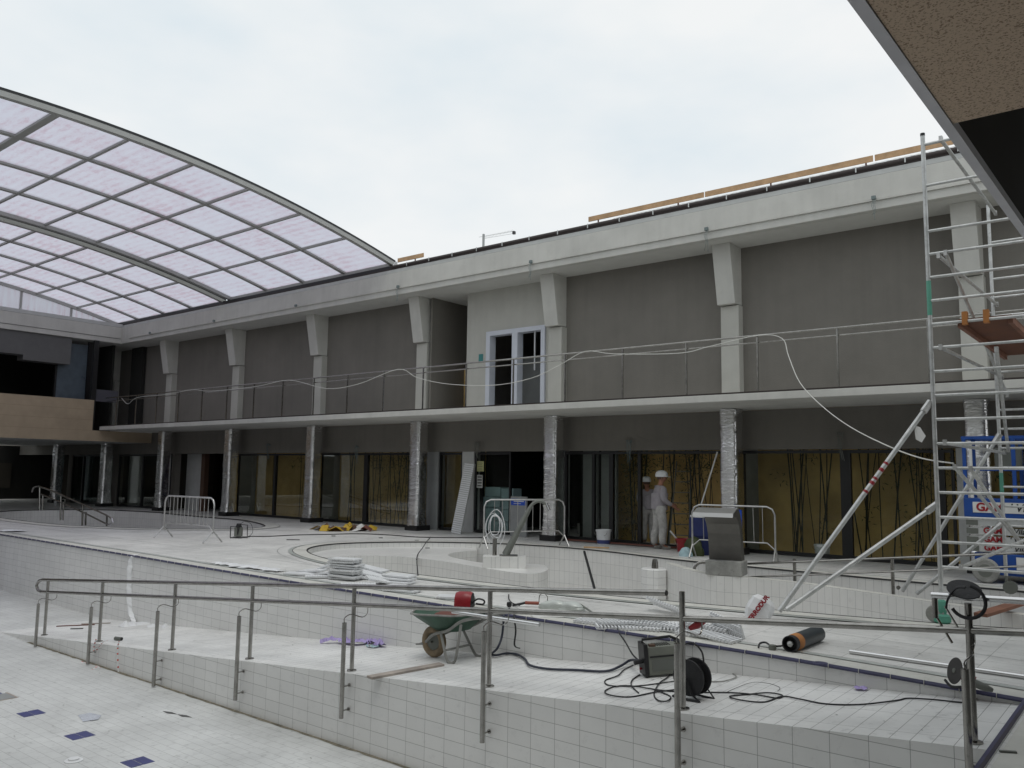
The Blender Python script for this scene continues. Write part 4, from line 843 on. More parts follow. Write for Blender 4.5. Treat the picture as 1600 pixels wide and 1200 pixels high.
tag(MB().tube(spline([G(673, 839, .012), G(666, 847, .012), G(661, 855, .03), G(653, 866, SZ + .02), G(651, 875, SZ + .03)] + [G(651, 875, SZ - .1), G(653, 898, .03)], 4), .011, 6).build('spa_cable', 'rubber', None, True), 'black cable dropping across the left part of the spa', 'cable')
# rubble heap of wrappers
rn = random.Random(9)
cnt = {}
for i in range(24):
    px = 494 + 88 * (i + rn.random()) / 24; c = G(px, 829 + rn.uniform(-3, 1.5)); mm = rn.choice(['ygift', 'ygift', 'paper', 'brownd', 'paper', 'rust']); mm = {'ygift': M.setdefault('yel', mat('yellow_wrapper', (.55, .36, .03), .6))}.get(mm, mm)
    a = rn.uniform(0, 3.1); vs = [c + Matrix.Rotation(a, 3, 'Z') @ V(*q) for q in ((-.22, -.1, .01), (.05, -.14, .02 + rn.uniform(.02, .16)), (.24, -.06, .01), (.16, .13, .01 + rn.uniform(.02, .12)), (-.12, .12, .01))] + [c + V(rn.uniform(-.05, .05), rn.uniform(-.05, .05), rn.uniform(.05, .22))]
    col_ = {'paper': 'white', 'brownd': 'dark brown', 'rust': 'reddish'}.get(mm if isinstance(mm, str) else '', 'yellow')
    cnt[col_] = cnt.get(col_, 0) + 1; nth = ('leftmost', 'second', 'third', 'fourth', 'fifth', 'sixth', 'seventh', 'eighth', 'ninth', 'tenth', 'eleventh', 'twelfth', 'thirteenth')[cnt[col_] - 1] + ('' if cnt[col_] == 1 else ' from the left')
    tag(MB().add(vs, [(0, 1, 5), (1, 2, 5), (2, 3, 5), (3, 4, 5), (4, 0, 5)]).build('torn_wrapper', mm), 'torn %s wrapper, %s in the litter heap on the deck' % (col_, nth), 'litter', 'torn %s wrappers in the litter heap' % col_)
for px, py, l in ((458, 844, 'thin offcut strip on the deck left of the spa rim'), (521, 838, 'small dark chip on the deck below the litter heap'), (651, 845, 'small dark chip on the deck just behind the spa'), (595, 841, 'tiny chip on the deck behind the spa rim'), (668, 857, 'tiny dark clip on the spa seat shelf')):
    p = G(px, py); s_ = .16 if px == 458 else .05; tag(MB().box(-s_, s_, -.025, .025, .003, .02, Matrix.Translation(p) @ Matrix.Rotation(.7, 4, 'Z')).build('offcut', 'line'), l, 'offcut')
# slatted tray leaning on the light pier
a0, a1 = G(707, 833), G(724, 833); o = thing('leaning_tray', 'tall white slatted tray leaning against the pier left of the notices', 'tray', a0)
T = Matrix.Translation(V(-16.45, 17.75, .01)) @ Matrix.Rotation(math.radians(-9), 4, 'X') @ Matrix.Rotation(math.radians(5.5), 4, 'Y')
MB().box(0, .38, 0, .05, 0, 2.05, T).build('tray_body', 'lgrey', o); mb = MB()
for i in range(34): mb.box(.01, .37, -.012, 0, .02 + .06 * i, .055 + .06 * i, T)
mb.build('slats', 'white', o)
# stacked cartons and notices at the shop door
for i, (x0, w_, z0, h_) in enumerate(((-16.1, .62, 0, .36), (-16.08, .6, .37, .36), (-16.1, .63, .74, .30), (-16.05, .6, 1.05, .28), (-15.42, .5, 0, .34), (-15.4, .48, .35, .33), (-15.4, .46, .69, .30), (-15.42, .44, 1.0, .30))):
    lab = ('left', 'right')[i > 3]; lv = ('bottom', 'second', 'third', 'top')[i % 4]
    tag(MB().box(x0, x0 + w_, 18.75, 19.15, z0 + .005, z0 + h_, None).build('carton', 'box', bevel=.008), '%s pale blue carton of the %s stack behind the shop glass' % (lv, lab), 'box', 'pale blue cartons stacked behind the glass')
o = tag(MB().box(-16.14, -15.88, 18.485, 18.492, 1.78, 2.08).build('yellow_notice', 'note'), 'yellow printed notice taped to the glass beside the light pier', 'notice'); mb = MB()
for k in range(5): mb.box(-16.11, -15.93 - .03 * (k % 2), 18.482, 18.4845, 2.02 - .05 * k, 2.03 - .05 * k)
mb.build('print', 'line', o)
o = tag(MB().box(-16.14, -15.92, 18.485, 18.492, 1.30, 1.68).build('white_notice', 'paper'), 'white printed notice below the yellow notice on the glass', 'notice'); mb = MB()
for k in range(4): mb.box(-16.11, -15.95, 18.482, 18.4845, 1.6 - .085 * k, 1.635 - .085 * k)
mb.build('print', 'line', o)
o = thing('blue_board', 'white board with a blue band propped behind the barrier', 'sign', (-14.6, 18.0, 0), rz=0)
MB().box(-14.62, -14.05, 18.2, 18.24, .002, 1.10).build('board', 'grey', o); MB().box(-14.60, -14.07, 18.19, 18.199, .86, 1.04).build('blue_band', M.setdefault('bb', mat('bright_blue', (.02, .09, .55), .4)), o); mb = MB()
mb.box(-14.5, -14.15, 18.184, 18.1895, .955, .98); mb.box(-14.5, -14.25, 18.184, 18.1895, .90, .915); mb.build('print', 'paper', o)
o = tag(MB().box(-7.72, -7.42, 17.2, 17.22, .62, 1.02).build('blue_sign', M['bb']), 'small square blue sign hung on the barrier beside the waterfall', 'sign')
mb = MB().box(-7.67, -7.47, 17.194, 17.199, .80, .825); mb.build('print', 'paper', o)
# ladder behind the workers and a thin rod against the column
o = thing('step_ladder', 'dark ladder standing among the bamboo behind the standing worker', 'ladder', (-9.9, 19.2, 0))
for s_ in (-1, 1): MB().tube([V(-9.75 + .27 * s_, 18.8, .01), V(-9.75 + .2 * s_, 19.1, 2.1)], .016, 6).build('rail', 'machine', o)
for i in range(7): t = (i + 1) / 8; MB().box(-9.75 - .26 + .07 * t, -9.75 + .26 - .07 * t, 18.78 + .3 * t, 18.83 + .3 * t, 2.1 * t, 2.1 * t + .02).build('rung', 'machine', o)
tag(MB().tube([PY(1095, 790, 17.75), PY(1121, 706, 17.8)], .018, 6).build('thin_rod', 'paper'), 'thin pale rod leaning against the foil column behind the waterfall', 'rod')
# ============================================================ SLATTED DRAIN GRATINGS
def grating_mesh(nm, n, Lg, Wg, m, gp=.25):
    mb = MB(); st = Lg / n
    for i in range(n): mb.box(i * st + st * gp - Lg / 2, i * st + st * (1 - gp) - Lg / 2, -Wg / 2, Wg / 2, .012, .036)
    for y in (-.38, -.05, .05, .38): mb.box(-Lg / 2, Lg / 2, y * Wg - .006, y * Wg + .006, .0, .0115)
    return mb.build(nm, m, None)
g0 = grating_mesh('drain_grating', 13, .52, .25, 'white', .06); tag(g0, 'white slatted grating, top of the tall stack beside the pool edge', 'grating', 'white drain gratings piled on the deck')
first = [True]
def place(c, z, rz, tx=0, ty=0, label=''):
    if first[0]: o = g0; first[0] = False
    else: o = g0.copy(); col.objects.link(o)
    o.location = V(c.x, c.y, z); o.rotation_euler = (tx, ty, rz); o['label'] = label
c = G(540, 906); n_ = ('top', 'second from top', 'third from top', 'fourth from top', 'fifth from top', 'sixth from top', 'seventh from top', 'lowest')
for i in range(8): place(c + V(U(-.03, .03), U(-.03, .03), 0), .005 + .043 * (7 - i), .25 + U(-.12, .12), U(-.03, .03), U(-.06, .03), 'white slatted grating, %s in the tall stack near the pool edge' % n_[i])
for px, py, z, rz, tx, ty, l in ((470, 899, .005, .5, 0, .0, 'lying alone at the left end of the heap'), (489, 897, .04, .2, .05, -.1, 'tilted on the left flank of the heap'), (502, 903, .005, .9, 0, 0, 'flat in front of the left flank of the heap'),
    (505, 896, .09, .4, .1, -.35, 'propped steeply against the left side of the tall stack'), (512, 901, .04, .1, .0, -.12, 'just left of the foot of the tall stack'), (575, 905, .005, .3, 0, .0, 'flat just right of the tall stack'), (578, 903, .05, .6, .1, .15, 'slanting off the right side of the tall stack'), (582, 900, .10, .2, 0, .12, 'uppermost on the right side of the tall stack'),
    (560, 916, .005, .9, 0, 0, 'in front of the tall stack near the pool edge'), (598, 912, .03, 1.1, .12, .2, 'skewed between the tall and the small stack'), (620, 912, .005, .2, 0, 0, 'bottom of the small middle stack'), (622, 911, .045, .3, 0, 0, 'middle of the small middle stack'), (624, 910, .085, .15, .04, 0, 'top of the small middle stack'),
    (628, 925, .005, .25, 0, 0, 'lower of the pair nearest the pool edge'), (628, 924, .045, .2, 0, 0, 'upper of the pair nearest the pool edge'), (712, 936, .005, .5, 0, 0, 'lying just left of the red welding mask')):
    place(G(px, py), z, rz, tx, ty, 'white slatted grating %s' % l)
g1 = grating_mesh('drain_grating', 13, .52, .25, 'white', .27); MES2 = g1.data; bpy.data.objects.remove(g1)
for px, py, z, rz, tx, ty, l in ((933, 975, .005, .15, 0, 0, 'flat at the left end of the heap by the welder'), (966, 983, .005, .7, 0, .03, 'showing its slats near the blue pool edge'), (968, 980, .045, .9, 0, 0, 'second layer near the blue pool edge'), (998, 983, .005, .3, 0, 0, 'bottom of the heap left of the steel post'), (1000, 981, .045, .25, 0, 0, 'second layer left of the steel post'), (1002, 979, .085, .3, 0, 0, 'third layer left of the steel post'),
    (1030, 983, .05, .1, 0, .08, 'with curled end left of the steel post'), (1045, 986, .01, .4, 0, 0, 'under the heap just left of the steel post'), (1040, 958, .07, -.15, -.5, .16, 'leaning up behind the heap, seen edge on'), (1095, 995, .01, .1, 0, 0, 'lower one just right of the steel post'), (1100, 990, .06, .25, -.1, .1, 'upper one just right of the steel post'), (1118, 1000, .02, -.1, 0, .07, 'sliding toward the pool edge right of the post'),
    (1135, 993, .07, -.45, -1.15, .12, 'standing on edge like a comb toward the gas cylinder'), (1080, 985, .04, .5, .1, 0, 'behind the steel post, partly hidden')):
    place(G(px, py), z, rz, tx, ty, 'white slatted grating %s' % l); col.objects[-1].data = MES2
# ============================================================ WHEELBARROW
wb = PR(679, 1027); wz = rampz(wb.x); o = thing('wheelbarrow', 'old green wheelbarrow with a mud-caked wheel standing on the ramp', 'wheelbarrow', V(wb.x, wb.y, wz)); T = Matrix.Translation(V(wb.x, wb.y, wz)) @ Matrix.Rotation(-.08, 4, 'Y')
wh = MB().tube([T @ V(.145 * math.cos(a), 0, .19 + .145 * math.sin(a)) for a in [2 * math.pi * j / 28 for j in range(28)]], .047, 10, closed=True).build('tyre', 'tyre', o, True)
MB().lathe([(.01, -.03), (.10, -.02), (.115, 0), (.10, .02), (.01, .03)], T @ V(0, 0, .19), 24, Matrix.Rotation(math.radians(90), 3, 'X')).build('rim', 'machine', o, True)
def ringp(x0, x1, hw, z, sag=0): return [T @ V(*q) for q in ((x0, -hw * .35, z + sag), (x0 + .06, -hw * .8, z), (x0 + .25, -hw, z), (x1 - .12, -hw, z), (x1 - .03, -hw * .8, z), (x1, -hw * .3, z), (x1, hw * .3, z), (x1 - .03, hw * .8, z), (x1 - .12, hw, z), (x0 + .25, hw, z), (x0 + .06, hw * .8, z), (x0, hw * .35, z + sag))]
rings = [ringp(-.20, .72, .31, .55, .03), ringp(-.13, .68, .275, .50, .02), ringp(.0, .60, .22, .42), ringp(.12, .53, .16, .345), ringp(.18, .48, .11, .335)]
mb = MB(); vs = [v for r in rings for v in r]; fs = []
for i in range(4):
    for j in range(12): fs.append((i * 12 + j, i * 12 + (j + 1) % 12, (i + 1) * 12 + (j + 1) % 12, (i + 1) * 12 + j))
fs.append(tuple(48 + j for j in range(12))); tr = mb.add(vs, fs).build('tray', 'green', o, True)
MB().tube(rings[0], .013, 6, closed=True).build('tray_rim', 'concrete', tr, True)
for s_ in (-1, 1):
    MB().tube(spline([T @ V(*q) for q in ((-.08, .06 * s_, .19), (.14, .14 * s_, .30), (.45, .22 * s_, .37), (.75, .28 * s_, .50), (1.15, .29 * s_, .56))], 4), .018, 8).build('handle_tube', 'concrete', o, True)
    MB().tube(spline([T @ V(*q) for q in ((.30, .19 * s_, .35), (.42, .24 * s_, .08), (.47, .25 * s_, .015), (.55, .25 * s_, .015), (.60, .25 * s_, .10), (.70, .26 * s_, .45))], 3), .017, 8).build('leg', 'concrete', o, True)
MB().tube([T @ V(.40, -.23, .14), T @ V(.40, .23, .14)], .014, 8).build('leg_brace', 'concrete', o); MB().tube([T @ V(0, -.07, .19), T @ V(0, .07, .19)], .014, 8).build('axle', 'machine', o)
MB().tube([T @ V(-.14, -.05, .16), T @ V(-.26, -.05, .15), T @ V(-.26, .05, .15), T @ V(-.14, .05, .16)], .012, 6).build('nose_bar', 'concrete', o)
blob(T @ V(.28, 0, .42), .17, .14, 'rust', 'rag_heap', 'dark red heap of rags lying in the wheelbarrow', 'rags', 8, 1.6, 1)
tag(MB().tube([PY(707, 956, 7.3), PY(843, 976, 7.35)], .021, 12).build('steel_offcut', 'bright', None, True), 'bright steel tube offcut lying across the wheelbarrow', 'tube')
# welding mask on the deck
c = G(729, 949); o = thing('welding_mask', 'red welding mask with black front on the deck behind the wheelbarrow', 'mask', c); T = Matrix.Translation(c) @ Matrix.Rotation(math.radians(25), 4, 'Z')
vs = []; fs = []; n, k = 12, 7
for i in range(k):
    t = i / (k - 1); w_ = .10 + .025 * math.sin(t * 3.1)
    for j in range(n): a = math.pi * j / (n - 1); vs.append(T @ V(-.14 + .22 * t, -w_ * math.cos(a), .005 + (.18 + .03 * math.sin(t * 3)) * math.sin(a) ** .7))
for i in range(k - 1):
    for j in range(n - 1): fs.append((i * n + j, i * n + j + 1, (i + 1) * n + j + 1, (i + 1) * n + j))
fs.append(tuple(range(n))); MB().add(vs, fs).build('shell', 'red', o, True)
fr = vs[-n:]; MB().add([p + V(.002, 0, 0) for p in fr], [tuple(range(n))]).build('front', 'rubber', o)
MB().tube(spline([T @ V(*q) for q in ((.08, -.03, .06), (.16, -.04, .12), (.24, -.02, .10), (.22, .0, .05), (.12, .02, .05))], 4), .012, 6).build('head_strap', 'rubber', o, True)
# electrode packs, torch
for px, py, l, sx, rz in ((868, 951, 'crumpled silver pack of electrodes left of the cable', 1.4, .5), (893, 953, 'silver pack of electrodes under the dark bent cable', 1.2, .3), (855, 964, 'flat white packet on the cream edge band', 1.5, .6)):
    q = blob(V(0, 0, 0), .14, .11 if py < 960 else .03, 'lgr' if py < 960 else 'paper', 'electrode_pack', l, 'packet', px, sx, .6); q.location = G(px, py); q.rotation_euler = (0, 0, rz)
c = G(823, 948); o = thing('welding_torch', 'welding torch with orange red grip lying beside the silver packs', 'torch', c); T = Matrix.Translation(c + V(0, 0, .03)) @ Matrix.Rotation(math.radians(30), 4, 'Z')
MB().tube([T @ V(-.02, 0, .02), T @ V(.16, 0, .02)], .022, 10).build('grip', mat('orange_red', (.32, .08, .05), .5), o, True); MB().tube(spline([T @ V(*q) for q in ((-.02, 0, .02), (-.1, -.01, -.0), (-.18, -.05, -.01))], 3), .016, 8).build('hose_stub', 'rubber', o, True)
MB().lathe([(.02, 0), (.035, .02), (.03, .06), (.0, .07)], T @ V(-.22, -.08, -.03), 10).build('clamp', 'rubber', o); MB().tube(spline([T @ V(*q) for q in ((.16, 0, .03), (.17, 0, .12), (.22, 0, .15), (.27, 0, .11), (.27, 0, .06))], 4), .006, 6).build('hook', 'steel', o, True)
gc([(860, 943), (890, 942), (905, 944), (915, 950), (925, 957)], .012, 'machine', 'bent_cable', 'stiff dark cable arching over the silver packs', z=.05)
tag(MB().tube(spline([G(925, 957, .05), G(960, 978, .02), G(968, 990, .0), PY(977, 1003, 7.95), PY(988, 1022, 7.85), PY(999, 1033, 7.75)], 4), .009, 6).build('lead_cable', 'rubber', None, True), 'thin dark cable dropping over the pool edge to the welder', 'cable')
tag(MB().tube(spline([G(795, 929, .02), G(795, 935, .04), G(800, 942, .03), G(812, 946, .05)], 4), .008, 6).build('lead_cable', 'rubber', None, True), 'thin cable end rising beside the top rail left of the torch', 'cable')
# heavy hose from the deck edge down the ramp to the welder
tag(MB().tube(spline([G(796, 951, .03), G(788, 958, .02), PY(787, 968, 7.98), PY(784, 995, 7.95), PY(777, 1013, 7.85), PR(768, 1026) + V(0, 0, .03), PR(776, 1027) + V(0, 0, .025), PR(792, 1024) + V(0, 0, .025), PR(808, 1026) + V(0, 0, .025), PR(820, 1033) + V(0, 0, .025), PR(828, 1043) + V(0, 0, .025), PR(855, 1048) + V(0, 0, .02), PR(900, 1050) + V(0, 0, .02), PR(945, 1052) + V(0, 0, .02), PR(968, 1046) + V(0, 0, .03), PR(985, 1042) + V(0, 0, .07), PR(1010, 1060) + V(-.085, .02, .155)], 5), .0135, 8).build('welding_hose', mat('navy_hose', (.025, .03, .05), .5), None, True), 'thick dark hose looping from the deck edge across the ramp to the welder', 'hose')
tag(MB().tube(spline([G(806, 957, .02), PY(803, 962, 8.02), PY(806, 985, 7.98), PY(804, 1008, 7.95), PY(812, 1013, 7.9)], 4), .011, 5, flat=.5).build('hanging_strap', 'rubber', None, True), 'short black strap hanging down the pool wall right of the wheelbarrow', 'strap')
# welder
a0, a1 = PR(1010, 1060), PR(1062, 1056); ang = math.atan2(a1.y - a0.y, a1.x - a0.x); Lb = .37; T = Matrix.Translation(a0 + V(0, 0, .0)) @ Matrix.Rotation(ang, 4, 'Z') @ Matrix.Rotation(-.07, 4, 'Y')
o = thing('welding_machine', 'grey green portable welder with black ends standing on the ramp by the steel post', 'welder', a0)
MB().box(.035, Lb, 0, .20, .02, .30, T).build('casing', mat('green_grey_casing', (.20, .21, .18), .5, var=.2), o, bevel=.012); MB().box(-.01, .034, -.01, .21, .01, .33, T).build('front_frame', 'black', o, bevel=.008); MB().box(Lb + .001, Lb + .04, -.01, .21, .01, .33, T).build('rear_frame', 'black', o, bevel=.008)
MB().box(.07, Lb - .03, -.004, -.0005, .06, .17, T).build('side_plate', mat('side_plate', (.15, .16, .145), .5), o); MB().box(.05, Lb - .02, -.006, -.0005, .195, .21, T).build('slot', 'black', o)
mb = MB(); [mb.box(.12 + .025 * k, .13 + .025 * k, .03, .16, .3005, .306, T) for k in range(7)]; mb.build('vents', 'black', o)
MB().tube([T @ V(.01, .1, .33), T @ V(.01, .1, .36), T @ V(.3, .1, .37), T @ V(.39, .1, .33)], .014, 8).build('carry_handle', 'black', o, True); MB().box(.06, .12, .01, .07, .3005, .32, T).build('switch', 'brownd', o)
MB().tube([T @ V(-.01, .06, .16), T @ V(-.10, .05, .15)], .025, 8).build('socket', 'rubber', o, True); MB().tube([T @ V(-.01, .12, .07), T @ V(-.03, .12, .07)], .012, 8).build('red_plug', 'red', o)
# cable reel
c = PR(1082, 1092); o = thing('cable_reel', 'black cable reel on a folded stand just right of the steel post', 'reel', c); T = Matrix.Translation(c) @ Matrix.Rotation(math.radians(-6), 4, 'Z')
for dy in (-.07, .05): MB().lathe([(.02, 0), (.155, .0), (.158, .01), (.155, .02), (.02, .02)], T @ V(0, dy, .19), 32, T.to_3x3() @ Matrix.Rotation(math.radians(-90), 3, 'X')).build('flange', 'rubber', o, True)
MB().lathe([(.11, -.05), (.115, 0), (.11, .05)], T @ V(0, 0, .19), 24, T.to_3x3() @ Matrix.Rotation(math.radians(90), 3, 'X')).build('cable_winding', 'black', o, True)
MB().tube([T @ V(*q) for q in ((-.14, -.1, .015), (.14, -.1, .015), (.05, -.09, .06), (0, -.09, .19), (-.05, -.09, .06), (-.14, -.1, .015))], .011, 6).tube([T @ V(*q) for q in ((-.16, .1, .015), (.16, .1, .015), (.0, .09, .19))], .011, 6).build('stand', 'rubber', o, True)
MB().tube(spline([T @ V(*q) for q in ((-.1, 0, .33), (-.08, 0, .45), (0.02, 0, .48), (.1, 0, .42), (.12, 0, .32))], 4), .008, 6).build('carry_loop', 'rubber', o, True)
def rc(pts, r, label, m='rubber', nm='loose_cable', lift=0): return tag(MB().tube(spline([PR(x, y) + V(0, 0, r + lift + .004 * (i % 3)) for i, (x, y) in enumerate(pts)], 5), r, 6).build(nm, m, None, True), label, 'cable')
rc([(990, 1040), (975, 1048), (965, 1058), (946, 1064), (950, 1072), (975, 1075), (1005, 1072), (1040, 1068), (1060, 1066)], .0065, 'dark cable loop nearest the welder front')
rc([(1060, 1082), (1030, 1080), (985, 1074), (960, 1074), (945, 1082), (955, 1089), (985, 1090), (1020, 1084), (1055, 1080)], .0065, 'wide dark cable loop spread over the ramp edge in front of the welder')
rc([(1056, 1040), (1045, 1058), (1030, 1070), (1022, 1085), (1028, 1096), (1042, 1098), (1048, 1090), (1035, 1084), (1022, 1080)], .0065, 'dark cable curl ending in a small ring below the welder')
rc([(1000, 1055), (988, 1064), (987, 1074), (998, 1084)], .0065, 'short vertical cable loop under the welder front')
rc([(1100, 1083), (1140, 1084), (1180, 1088), (1215, 1092), (1222, 1088), (1200, 1085), (1170, 1086), (1140, 1090), (1160, 1097), (1195, 1098), (1222, 1090), (1250, 1095), (1290, 1101), (1340, 1103), (1380, 1100), (1405, 1095), (1420, 1093), (1460, 1096), (1510, 1099), (1525, 1094), (1536, 1088)], .0065, 'long dark cable snaking right from the reel to the angle grinder')
rc([(1105, 1066), (1130, 1066), (1150, 1060), (1140, 1052), (1110, 1050)], .006, 'pale grey cable loop behind the reel', 'concrete'); rc([(1135, 1082), (1150, 1076), (1175, 1068), (1200, 1068), (1218, 1075), (1215, 1082)], .002, 'hair thin wire loop on the ramp tiles')
# gas cylinder
c0, c1 = G(1236, 1019), G(1281, 1001); ax = (c1 - c0); ax.z = 0; ax = ax.normalized(); Lc = .78; r_ = .082
o = thing('gas_cylinder', 'dark gas cylinder with an orange shoulder band lying on the deck', 'gas cylinder', c0); Tq = ax.to_track_quat('Z', 'Y').to_matrix()
def cyl(prof, nm, m, n=28): return MB().lathe(prof, c0 + V(0, 0, r_), n, Tq).build(nm, m, o, True)
cyl([(.0, .78), (.05, .775), (r_, .74), (r_, .17)], 'body', 'cyl'); cyl([(r_ + .001, .17), (r_ + .001, .09), (.06, .05)], 'shoulder', 'orange'); cyl([(.055, .05), (.08, .045), (.08, -.03), (.07, -.03), (.065, .04)], 'collar', 'rubber'); cyl([(.015, .05), (.02, -.02), (.028, -.025), (.0, -.05)], 'valve', 'lgrey')
c = G(1207, 1016); o = thing('gas_regulator', 'small dark gas regulator on the deck at the valve end of the cylinder', 'regulator', c)
MB().lathe([(0, 0), (.035, .0), (.04, .02), (.035, .05), (0, .055)], c + V(0, 0, .003), 14).build('gauge', 'machine', o, True); MB().tube(spline([c + V(-.12, -.06, .02), c + V(-.13, .0, .05), c + V(-.08, .03, .06), c + V(0, 0, .04), c + V(.1, .06, .05)], 4), .010, 6).build('fitting', 'rubber', o, True)
tag(MB().tube([G(1328, 1018, .022), G(1640, 1063, .022)], .022, 12).build('steel_tube', 'bright', None, True), 'long bright steel tube lying on the deck by the pool edge', 'tube')
# angle grinder at the foot of the corner post
c = G(1506, 1072, 0); o = thing('angle_grinder', 'angle grinder with a large dark disc lying at the pool edge behind the corner post', 'grinder', c); nr = V(-.75, -.62, .25).normalized(); Tq = nr.to_track_quat('Z', 'Y').to_matrix(); dc = PY(1492, 1048, 7.75)
MB().lathe([(0, .004), (.02, .006), (.105, .004), (.108, 0), (.105, -.004), (0, -.004)], dc, 32, Tq).build('disc', mat('cutting_disc', (.05, .048, .045), .8), o); MB().lathe([(0, .012), (.02, .012), (.022, .004)], dc, 12, Tq).build('nut', 'machine', o)
MB().tube([dc - nr * .02, dc - nr * .02 + V(.12, .02, -.06)], [.045, .035], 10).build('gear_head', 'red', o, True); MB().tube([dc + V(.10, .02, -.07), dc + V(.22, .0, -.10), dc + V(.27, .0, -.11)], [.034, .03, .015], 10).build('body', 'machine', o, True); MB().tube([dc + V(.06, .06, -.02), dc + V(.10, .1, .12)], .014, 8).build('side_handle', 'rubber', o)
MB().tube(spline([dc + V(-.08, .02, -.09), dc + V(-.02, -.05, -.12), dc + V(.06, -.05, -.11)], 4), .012, 6).build('guard', 'rubber', o)
# strap reel hanging on the loose rail end
c = PY(1512, 940, RYR - .05); o = thing('hanging_cable_loop', 'black cable loop and dark disc hooked over the loose rail end', 'cable', c)
MB().tube([c + V(.11 * math.cos(a), -.01, .11 * math.sin(a)) for a in [math.radians(-150 + 12 * j) for j in range(20)]], .012, 8).build('loop', 'rubber', o, True)
MB().lathe([(.045, 0), (.11, .0), (.11, .008), (.045, .008)], c + V(-.03, .06, .07), 28, V(.2, -.5, 1).normalized().to_track_quat('Z', 'Y').to_matrix()).build('disc', M['rubber'], o)
MB().tube(spline([c + V(-.14, .02, -.06), c + V(-.12, 0, .01), c + V(-.06, -.04, .09), c + V(.0, -.05, .1)], 4), .015, 8, flat=.5).build('strap', 'rubber', o, True); MB().tube([c + V(-.15, .03, -.05), c + V(-.06, .05, -.22)], .008, 6).build('bracket_rod', 'steel', o)
b0, b1 = G(1532, 966, .0), G(1660, 938, .0); d = b1 - b0; tag(MB().box(0, d.length, -.08, .08, .02, .06, Matrix.Translation(b0) @ Matrix.Rotation(math.atan2(d.y, d.x), 4, 'Z') @ Matrix.Rotation(-.04, 4, 'Y')).build('red_board', 'redwood'), 'reddish brown board lying beside the scaffold castor', 'board')
tag(MB().lathe([(.0, -.09), (.02, -.08), (.032, 0), (.02, .07), (0, .085)], V(0, 0, 0), 14).build('red_grip', 'red', None, True), 'dark red tool grip hooked to the lower rail right of the steel post', 'tool'); _o = bpy.data.objects['red_grip']; _o.location = PY(1090, 976, RYR + .03); _o.rotation_euler = (.2, math.radians(60), math.radians(15))
# plank, lilac film, tape, can and scraps on the ramp
p0, p1 = PR(577, 1061), PR(690, 1040); d = p1 - p0; tag(MB().box(0, d.length, -.055, .055, .003, .028, Matrix.Translation(p0) @ Matrix.Rotation(math.atan2(d.y, d.x), 4, 'Z') @ Matrix.Rotation(-math.asin(d.z / d.length), 4, 'Y')).build('ramp_plank', 'gwood'), 'weathered plank lying across the ramp, its end jutting over the edge', 'plank')
def film(path, w_, m, nm, label, cat, f=PR, seed=1, amp=.05, z0=.006):
    rn = random.Random(seed); pts = spline([f(x, y) for x, y in path], 8); a = []; b = []; n = len(pts)
    for i, p in enumerate(pts):
        t = (pts[min(i + 1, n - 1)] - pts[max(i - 1, 0)]).normalized(); s_ = V(-t.y, t.x, 0) * w_ * rn.uniform(.4, 1.2) * (.3 + math.sin(math.pi * min(1, max(0, (i + .5) / n))) ** .5)
        a.append(p + s_ + V(0, 0, z0 + rn.uniform(0, amp))); b.append(p - s_ + V(0, 0, z0 + rn.uniform(0, amp)))
    mid = [(x + y) / 2 + V(0, 0, rn.uniform(0, amp)) for x, y in zip(a, b)]; mb = MB().strip(a, mid); mb.strip(mid, b); return tag(mb.build(nm, m), label, cat)
film([(500, 1006), (530, 1005), (556, 1008), (580, 1006), (600, 1012)], .07, 'lilac', 'lilac_film', 'crumpled lilac film strip lying on the ramp', 'film', seed=3, amp=.06); film([(565, 1004), (580, 1000), (594, 1006), (585, 1013)], .05, 'lilac', 'lilac_film', 'smaller lilac film scrap at the right end of the film strip', 'film', seed=4, amp=.07)
film([(1338, 1076), (1346, 1079), (1352, 1077)], .035, 'lilac', 'lilac_film', 'tiny lilac scrap on the ramp near the pool edge', 'film', seed=6, amp=.02)
film([(572, 1010), (584, 1013), (592, 1010)], .03, 'box', 'film_scrap', 'greenish scrap on the lilac film', 'scrap', seed=7, amp=.03)
PFl = lambda x, y: G(x, y, PF); WL = lambda x, y: PY(x, y, RY - .02)
def tape(path, f, label, k):
    pts = spline([f(x, y) for x, y in path], 4); o = None; n = len(pts)
    root = tag(MB().tube(pts[:], .011, 4, flat=.15).build('barrier_tape', 'white'), label, 'tape', 'red and white barrier tape'); mb = MB()
    for i in range(0, n - 1, 2): mb.tube([pts[i], pts[i] + (pts[i + 1] - pts[i]) * .5], .0122, 4, flat=.17)
    mb.build('red_stripes', M.setdefault('tape_red', mat('tape_red', (.6, .08, .05), .5)), root)
tape([(186, 1002), (184, 1012), (184, 1030), (185, 1050)], WL, 'barrier tape hanging straight down the ramp wall', 1); tape([(150, 999), (147, 1010), (148, 1019), (155, 1010), (162, 1003), (172, 1000)], WL, 'barrier tape tangled round the second rail post', 2)
tape([(130, 1030), (128, 1036), (134, 1032), (138, 1028), (140, 1036), (131, 1034)], PFl, 'red knot of barrier tape at the foot of the ramp wall, left', 3); tape([(144, 1046), (155, 1040), (166, 1035), (158, 1043), (150, 1040), (163, 1043)], PFl, 'red knot of barrier tape on the pool floor, right', 4); tape([(170, 1043), (184, 1050), (200, 1056), (212, 1057)], PFl, 'tape end trailing along the pool floor', 5)
c = PR(185, 1001); o = thing('metal_can', 'small grey can lying on the ramp edge by the tape', 'can', c); MB().tube([c + V(-.07, -.02, .03), c + V(.06, .02, .03)], .03, 12).build('body', 'machine', o, True); MB().tube([c + V(.06, .02, .03), c + V(.064, .021, .03)], .026, 12).build('dark_opening', 'black', o)
